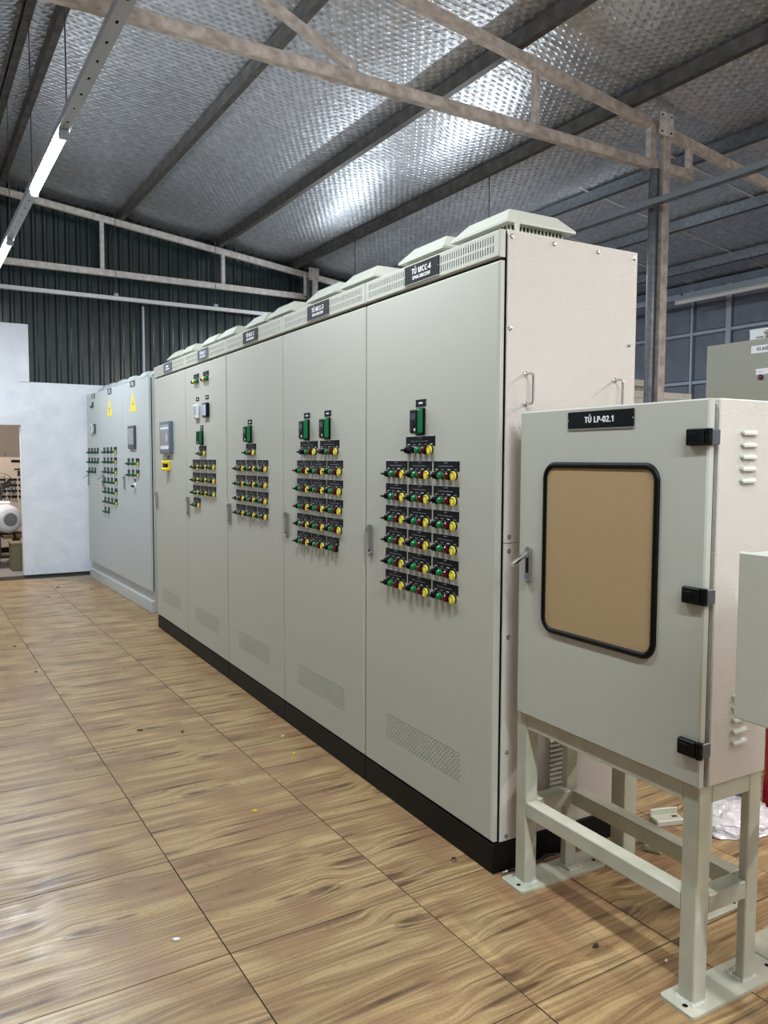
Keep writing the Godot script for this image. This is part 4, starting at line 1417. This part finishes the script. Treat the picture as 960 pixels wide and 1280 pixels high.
func build_walls() -> void:
	var b := {}
	# back wall: whitewashed masonry with a doorway, dark sheet metal above
	var zf := -8.22
	box(b, "plaster", Vector3(-0.475, 0.020, zf - 0.14), Vector3(7.0, 2.315, zf))
	box(b, "plaster", Vector3(-0.475, 2.315, zf - 0.14), Vector3(-0.37, 2.985, zf + 0.012))
	box(b, "plaster", Vector3(-1.70, 1.806, zf - 0.14), Vector3(-0.475, 2.985, zf + 0.012), 0.0)
	box(b, "plaster", Vector3(-7.2, 0.035, zf - 0.14), Vector3(-1.70, 2.985, zf + 0.012))
	box(b, "plaster_dirt", Vector3(-0.46, -0.01, zf - 0.13), Vector3(7.0, 0.022, zf - 0.02))
	box(b, "plaster_dirt", Vector3(-7.2, -0.01, zf - 0.13), Vector3(-1.71, 0.035, zf - 0.02))
	box(b, "plaster_dirt", Vector3(-7.2, 2.3, zf - 0.14), Vector3(7.0, 4.8, zf - 0.10))
	var wl := struct("wall_back", b)
	wl.set_meta("label", "whitewashed wall with a doorway, dark green corrugated sheet above")
	var x := -7.37
	var k := 0
	while x < 6.5:
		b = {}
		var st := S(b, "sheet_green")
		var y0 := 2.30 if x > -0.40 else 2.965
		var n := 8
		var zo := 0.0015 * (k % 2)
		for i in n:
			var p := x + 0.125 * i
			var prof := [[0.0, 0.0], [0.062, 0.0], [0.080, 0.024], [0.107, 0.024], [0.125, 0.0]]
			for j in 4:
				var a := Vector3(p + prof[j][0], 0, zf - 0.07 + prof[j][1] + zo)
				var c := Vector3(p + prof[j + 1][0], 0, zf - 0.07 + prof[j + 1][1] + zo)
				var nn := Vector3(-(c.z - a.z), 0, c.x - a.x).normalized()
				var yt := 4.75
				quad(st, a + Vector3(0, y0, 0), c + Vector3(0, y0, 0), c + Vector3(0, yt, 0), a + Vector3(0, yt, 0), nn)
		obj("sheet_panel", b, wl)
		x += 1.0
		k += 1
	# right wall: flat blue-grey panels in a steel frame
	b = {}
	box(b, "sheet_blue", Vector3(6.83, -0.01, -12.6), Vector3(6.98, 3.62, 6.7))
	var wr := struct("wall_right", b)
	wr.set_meta("label", "blue-grey panel wall in a steel frame")
	var zl := [-8.15, -7.3, -6.5, -5.75, -5.1, -4.545, -4.03, -3.1, -2.2, -1.2, -0.2, 0.8, 1.8, 2.8, 3.8, 4.8, 5.8, 6.5]
	var yl := [0.05, 1.2, 2.39, 2.99, 3.50]
	for i in zl.size():
		b = {}
		box(b, "frame_blue", Vector3(6.785, 0.0, zl[i] - (0.035 if i % 2 == 0 else 0.018)), Vector3(6.83, 3.53, zl[i] + (0.035 if i % 2 == 0 else 0.018)), 0.003)
		obj("frame_post", b, wr)
	for y in yl:
		b = {}
		box(b, "frame_blue", Vector3(6.795, y - 0.02, -8.2), Vector3(6.83, y + 0.02, 6.6), 0.003)
		obj("frame_rail", b, wr)
	for i in zl.size() - 1:
		for j in yl.size() - 1:
			b = {}
			box(b, "sheet_blue", Vector3(6.815, yl[j] + 0.03, zl[i] + 0.045), Vector3(6.832, yl[j + 1] - 0.03, zl[i + 1] - 0.045), 0.004)
			obj("panel", b, wr)
	b = {}
	box(b, "sheet_blue", Vector3(-7.2, 0, -12.6), Vector3(-7.05, 4.0, 6.7))
	struct("wall_left", b)
	b = {}
	box(b, "plaster", Vector3(-7.2, 0, 6.55), Vector3(7.0, 4.8, 6.7))
	struct("wall_front", b)

# ---------------------------------------------------------------- the room behind the doorway
func bt(p: Vector3) -> Vector3:
	return p.rotated(Vector3.UP, TH)

func build_back_room() -> void:
	var b := {}
	box(b, "beige", Vector3(-7.2, 0, -12.6), Vector3(7.0, 4.0, -12.45))
	struct("wall_room", b)
	b = {}
	box(b, "concrete", Vector3(-7.0, -0.006, -12.4), Vector3(6.8, -0.001, -8.36))
	struct("floor_room", b)
	b = {}
	box(b, "beige", Vector3(-7.0, 2.9, -12.45), Vector3(6.8, 2.95, -8.40))
	struct("ceiling_room", b)
	lamp(-1.2, 2.86, -9.6, 9.0, "lit tube lamp in the room behind the doorway, out of sight", Color(1.0, 0.95, 0.9))
	var t := thing("control_cabinet", "beige cabinet with black labels seen through the doorway", "cabinet", bt(Vector3(-0.95, 0, -11.0)), TH)
	b = {}
	box(b, "beige", Vector3(0, 0.08, -0.5), Vector3(1.1, 1.43, 0), 0.005)
	obj("carcass", b, t)
	b = {}
	box(b, "plinth_black", Vector3(0.02, 0, -0.48), Vector3(1.08, 0.08, -0.02))
	obj("plinth", b, t)
	b = {}
	box(b, "concrete", Vector3(0.60, 1.43, -0.3), Vector3(0.9, 1.52, -0.02), 0.004)
	obj("top_unit", b, t)
	b = {}
	box(b, "plate_black", Vector3(0.66, 1.35, 0), Vector3(0.86, 1.39, 0.003))
	obj("label_plate", b, t)
	b = {}
	box(b, "plate_black", Vector3(0.70, 1.24, 0), Vector3(0.86, 1.26, 0.003))
	obj("label_plate", b, t)
	b = {}
	box(b, "screen_dark", Vector3(0.74, 1.15, 0), Vector3(0.83, 1.23, 0.012), 0.003)
	obj("panel_meter", b, t)
	for r in 4:
		for c in 3:
			b = {}
			box(b, "plate_black", Vector3(0.45 + 0.15 * c, 1.075 - 0.085 * r, 0), Vector3(0.58 + 0.15 * c, 1.112 - 0.085 * r, 0.003))
			for i in 3:
				cone(b, "plate_grey", Vector3(0.475 + 0.15 * c + 0.04 * i, 1.058 - 0.085 * r, 0), Vector3(0.475 + 0.15 * c + 0.04 * i, 1.058 - 0.085 * r, 0.03), 0.011, 0.010, 8)
			obj("control_station", b, t)
	# pedestal fan
	t = thing("pedestal_fan", "dark wire-guard fan standing in the room beyond the doorway", "fan", bt(Vector3(-0.52, 0.15, -10.35)), TH)
	b = {}
	lathe(b, "plastic_black", Vector3(0, -0.15, -0.1), Vector3.UP, [[0, 0.16], [0.02, 0.15], [0.03, 0.02]], 20)
	obj("base", b, t)
	b = {}
	cone(b, "wire", Vector3(0, -0.13, -0.1), Vector3(0, 0.80, -0.1), 0.014, 0.012, 10)
	obj("pole", b, t)
	b = {}
	for r in [0.06, 0.11, 0.16, 0.205]:
		for z in [0.03, -0.05]:
			var pts := []
			for i in 25:
				pts.append(Vector3(cos(TAU * i / 24) * r, 0.85 + sin(TAU * i / 24) * r, z * (1.2 - r * 3.0)))
			pipe(b, "wire", pts, 0.004, 6)
	for i in 16:
		var a := TAU * i / 16
		pipe(b, "wire", [Vector3(0, 0.85, 0.036), Vector3(cos(a) * 0.11, 0.85 + sin(a) * 0.11, 0.027), Vector3(cos(a) * 0.205, 0.85 + sin(a) * 0.205, 0.018)], 0.003, 5)
	obj("guard", b, t)
	b = {}
	for i in 3:
		var a := TAU * i / 3 + 0.4
		var bs := Basis(Vector3(0, 0, 1), a) * Basis(Vector3.RIGHT, 0.4)
		box(b, "plate_grey", Vector3(0.03, -0.05, -0.003), Vector3(0.17, 0.05, 0.003), 0.002, bs, Vector3(0, 0.85, -0.005))
	cone(b, "plate_grey", Vector3(0, 0.85, -0.12), Vector3(0, 0.85, 0.01), 0.045, 0.03, 12)
	obj("blades", b, t)
	# motor wrapped in stretch film, on a crate
	t = thing("wrapped_motor", "electric motor wrapped in clear film, lying on a crate in the doorway", "motor", bt(Vector3(-0.63, 0.42, -9.35)), TH)
	b = {}
	lathe(b, "shrink_wrap", Vector3(0, 0.20, -0.40), Vector3(0.25, 0, 1).normalized(), [[0, 0.15], [0.03, 0.185], [0.25, 0.195], [0.40, 0.19], [0.47, 0.175], [0.50, 0.14], [0.515, 0.10]], 24)
	obj("body", b, t)
	b = {}
	lathe(b, "motor_grey", Vector3(0.1255, 0.20, 0.10), Vector3(0.25, 0, 1).normalized(), [[0, 0.085], [0.012, 0.085], [0.016, 0.070], [0.016, 0.062], [0.010, 0.058]], 24)
	for i in 5:
		box(b, "motor_grey", Vector3(-0.055 + 0.024 * i, -0.05, 0), Vector3(-0.047 + 0.024 * i, 0.05, 0.014), 0.002, Basis(Vector3.UP, 0.245), Vector3(0.1285, 0.20, 0.105))
	obj("fan_cowl", b, t)
	b = {}
	for x in [-0.12, 0.10]:
		box(b, "motor_grey", Vector3(x, 0.0, -0.30), Vector3(x + 0.05, 0.06, 0.0), 0.005)
	obj("foot", b, t)
	b = {}
	box(b, "shrink_wrap", Vector3(0.02, 0.34, -0.24), Vector3(0.16, 0.43, -0.05), 0.02)
	obj("terminal_box", b, t)
	t = thing("wooden_pallet", "low timber pallet under the wrapped motor", "pallet", bt(Vector3(-0.63, 0, -9.35)), TH)
	for i in 5:
		b = {}
		box(b, "timber", Vector3(-0.45 + 0.16 * i, 0.375, -0.55), Vector3(-0.33 + 0.16 * i, 0.42, 0.16), 0.003)
		obj("board", b, t)
	for e in [[-0.45, -0.5], [-0.45, 0.06], [0.20, -0.5], [-0.1, 0.06]]:
		b = {}
		box(b, "timber", Vector3(e[0], 0.0, e[1]), Vector3(e[0] + 0.09, 0.375, e[1] + 0.09), 0.003)
		obj("block", b, t)
	t = thing("storage_box", "olive metal box standing in the doorway by the jamb", "box", bt(Vector3(-0.545, 0, -8.82)), TH)
	b = {}
	box(b, "olive_box", Vector3(0, 0, -0.3), Vector3(0.34, 0.33, 0), 0.005)
	obj("body", b, t)
	b = {}
	box(b, "olive_box", Vector3(-0.008, 0.325, -0.308), Vector3(0.348, 0.355, 0.008), 0.005)
	obj("lid", b, t)
	t = thing("carton_box", "brown carton on the floor behind the doorway, left of the olive box", "carton", bt(Vector3(-1.45, 0, -8.95)), TH)
	b = {}
	box(b, "carton", Vector3(0, 0, -0.3), Vector3(0.30, 0.30, 0), 0.004)
	obj("body", b, t)
	b = {}
	box(b, "beige", Vector3(0.13, 0.298, -0.3), Vector3(0.17, 0.302, 0.001))
	obj("tape", b, t)

# ---------------------------------------------------------------- loose things on the floor
func crumple(m: String, rx: float, ry: float, rz: float, sd: int, amp: float) -> Dictionary:
	var n := FastNoiseLite.new()
	n.seed = sd
	n.frequency = 1.0
	n.noise_type = FastNoiseLite.TYPE_CELLULAR
	n.cellular_return_type = FastNoiseLite.RETURN_DISTANCE2_SUB
	var b := {}
	var st := S(b, m)
	var U := 44
	var V := 18
	var P := func(i: int, j: int) -> Vector3:
		var a := TAU * (i % U) / U
		var e := -0.15 + (PI / 2 + 0.15) * j / V
		var d := Vector3(cos(a) * cos(e), sin(e), sin(a) * cos(e))
		var r := 1.0 + amp * n.get_noise_3dv(d * 2.4)
		return Vector3(d.x * rx * r, maxf(d.y * ry * r, 0.002), d.z * rz * r)
	for i in U:
		for j in V:
			var p: Vector3 = P.call(i, j); var q: Vector3 = P.call(i + 1, j); var r: Vector3 = P.call(i + 1, j + 1); var s: Vector3 = P.call(i, j + 1)
			var c := Vector3(0, -0.05, 0)
			for t3 in [[p, q, r], [p, r, s]]:
				var nn: Vector3 = (t3[1] - t3[0]).cross(t3[2] - t3[0])
				if nn.length() < 1e-9:
					continue
				nn = nn.normalized()
				if nn.dot((t3[0] + t3[1] + t3[2]) / 3.0 - c) < 0:
					nn = -nn
				tri(st, t3[0], t3[1], t3[2], nn, nn, nn)
	return b

func build_loose() -> void:
	var o := obj("plastic_bag", crumple("bag_film", 0.26, 0.095, 0.20, 4, 0.32), self, Vector3(1.08, 0, 0.13))
	o.name = numbered("plastic_bag")
	tag(o, "crumpled clear plastic film lying on the floor behind the stand", "plastic film")
	o = obj("blue_bag", crumple("tarp_blue", 0.15, 0.085, 0.10, 9, 0.4), self, Vector3(1.34, 0, -0.03))
	tag(o, "dark blue bag on the floor behind the crumpled plastic", "bag")
	var t := thing("fire_extinguisher", "red fire extinguisher just inside the right edge", "extinguisher", Vector3(1.36, 0, 0.16))
	var b := {}
	lathe(b, "red_paint", Vector3.ZERO, Vector3.UP, [[0, 0.070], [0.02, 0.075], [0.36, 0.075], [0.41, 0.058], [0.44, 0.028]], 20)
	obj("cylinder", b, t)
	b = {}
	lathe(b, "alu", Vector3(0, 0.44, 0), Vector3.UP, [[0, 0.022], [0.04, 0.02]], 12)
	box(b, "plastic_black", Vector3(-0.09, 0.48, -0.010), Vector3(0.02, 0.495, 0.010), 0.003)
	obj("valve", b, t)
	b = {}
	pipe(b, "cable_black", [Vector3(0.02, 0.46, 0), Vector3(0.07, 0.45, 0), Vector3(0.095, 0.40, 0), Vector3(0.09, 0.15, 0)], 0.009, 8)
	obj("hose", b, t)
	# steel offcuts behind the stands
	for e in [[0.655, 0.13, 0.5, "pale steel offcut with a slot lying behind the stands"], [0.84, 0.02, -0.3, "short pale bracket leaning behind the rear stand"]]:
		t = thing("steel_offcut", e[3], "offcut", Vector3(e[0], 0, e[1]), e[2])
		b = {}
		box(b, "stand_paint", Vector3(-0.06, 0, -0.03), Vector3(0.06, 0.025, 0.03), 0.004)
		box(b, "stand_paint", Vector3(-0.06, 0.02, -0.03), Vector3(0.06, 0.05, -0.022), 0.003)
		obj("profile", b, t)
		b = {}
		box(b, "plastic_black", Vector3(0.02, 0.0248, -0.006), Vector3(0.042, 0.0256, 0.006))
		obj("slot", b, t)
	t = thing("green_bottle", "green plastic bottle lying far behind the stand", "bottle", Vector3(1.72, 0.035, -0.62), 0.5)
	b = {}
	lathe(b, "green_plastic", Vector3(-0.10, 0, 0), Vector3.RIGHT, [[0, 0.028], [0.01, 0.035], [0.14, 0.035], [0.18, 0.014], [0.21, 0.014]], 16)
	obj("body", b, t)
	# small litter
	var bits := [
		[-0.533, -0.866, "scrap_yellow", 0.012, "yellow plastic clip on the open floor near the middle"],
		[-0.146, -1.37, "scrap_yellow", 0.010, "yellow plastic clip on the floor close to the black plinth"],
		[-1.039, -0.164, "scrap_white", 0.012, "white paper scrap on the floor in the lower left"],
		[-0.10, -1.62, "scrap_white", 0.010, "white scrap at the plinth of the middle cabinet"],
		[-0.717, -2.063, "scrap_brown", 0.016, "dark sliver on the floor tiles left of the row"],
		[-0.53, -1.932, "scrap_brown", 0.014, "short dark wire end on the tiles before the row"],
		[-1.059, -3.556, "scrap_brown", 0.014, "dark chip on the floor at the left edge"],
		[-1.117, -4.413, "scrap_brown", 0.016, "flat dark chip far left on the floor"],
		[-0.45, -7.2, "scrap_brown", 0.022, "dark chip on the floor before the white wall"],
		[-0.62, -6.6, "scrap_brown", 0.020, "dark chip on the floor near the doorway"],
		[-0.15, -6.9, "scrap_brown", 0.018, "dark chip on the floor beside the far light grey cabinets"],
		[0.021, 0.467, "scrap_brown", 0.014, "brown leaf bit on the floor under the small cabinet"],
		[0.144, 0.617, "scrap_white", 0.008, "white crumb on the floor beside the near stand leg"],
	]
	for e in bits:
		b = {}
		var s: float = e[3]
		prism(b, e[2], PackedVector2Array([Vector2(-s, -s * 0.3), Vector2(s * 0.2, -s * 0.5), Vector2(s, s * 0.1), Vector2(s * 0.3, s * 0.45), Vector2(-s * 0.7, s * 0.35)]), Vector3.ZERO, Vector3.RIGHT, Vector3(0, 0, 1), Vector3(0, 0.004, 0))
		o = obj("floor_scrap", b, self, Vector3(e[0], 0.0005, e[1]), Basis(Vector3.UP, rng.randf() * TAU))
		o.name = numbered("floor_scrap")
		tag(o, e[4], "scrap", "litter on the floor")
	b = {}
	lathe(b, "chrome", Vector3.ZERO, Vector3.UP, [[0, 0.011], [0.002, 0.011], [0.002, 0.009], [0.009, 0.009], [0.009, 0.005], [0.004, 0.005]], 6)
	o = obj("hex_nut", b, self, Vector3(-0.058, 0.0005, -0.146))
	tag(o, "small shiny hex nut on the floor at the black plinth corner", "nut")
	t = thing("cable_ends", "black cable ends lying along the foot of the near cabinet's side", "cable", Vector3(0.10, 0, 0.012))
	for i in 3:
		b = {}
		var x := 0.02 + 0.12 * i
		pipe(b, "cable_black", [Vector3(x - 0.06, 0.006, 0.0), Vector3(x, 0.010 + 0.01 * i, 0.006), Vector3(x + 0.07, 0.006, 0.002), Vector3(x + 0.11, 0.03, 0.004)], 0.004, 6)
		obj("cable", b, t)
		b = {}
		cone(b, "alu", Vector3(x - 0.065, 0.006, 0.0), Vector3(x - 0.088, 0.008, 0.004), 0.005, 0.004, 8)
		obj("ferrule", b, t)
	b = {}
	t = thing("beacon_lamp", "small dark red beacon on top of the far cabinets", "beacon", Vector3(0.50, TOP, -4.53))
	lathe(b, "plastic_black", Vector3(0, 0.001, 0), Vector3.UP, [[0, 0.045], [0.03, 0.045]], 14)
	obj("base", b, t)
	b = {}
	lathe(b, "red_cap", Vector3(0, 0.03, 0), Vector3.UP, [[0, 0.042], [0.07, 0.042], [0.095, 0.03], [0.10, 0.01]], 14)
	obj("dome", b, t)

# ---------------------------------------------------------------- scene
func _ready() -> void:
	var cam := Camera3D.new()
	cam.name = "camera"
	var yaw := 0.518490809
	var pitch := -0.0659850
	var roll := 0.00408726
	var f := Vector3(sin(yaw) * cos(pitch), sin(pitch), -cos(yaw) * cos(pitch))
	var r := Vector3(cos(yaw), 0, sin(yaw))
	var u := r.cross(f)
	var r2 := r * cos(roll) + u * sin(roll)
	var u2 := u * cos(roll) - r * sin(roll)
	cam.transform = Transform3D(Basis(r2, u2, -f), Vector3(-1.62771, 1.41741, 2.09671))
	cam.fov = rad_to_deg(2.0 * atan(640.0 / 992.6))
	cam.near = 0.05
	add_child(cam)
	var we := WorldEnvironment.new()
	we.name = "environment"
	var env := Environment.new()
	env.background_mode = Environment.BG_COLOR
	env.background_color = Color(0.02, 0.022, 0.025)
	env.tonemap_mode = Environment.TONE_MAPPER_LINEAR
	env.tonemap_exposure = 0.90
	env.sdfgi_enabled = true
	env.ssao_enabled = true
	env.ssil_enabled = true
	we.environment = env
	add_child(we)
	rng.seed = 20240
	make_materials()
	make_gear()
	build_lamps()
	build_floor()
	build_roof()
	build_walls()
	build_trusses()
	build_row()
	build_far_group()
	build_lp()
	build_back_cabinets()
	build_back_room()
	build_loose()
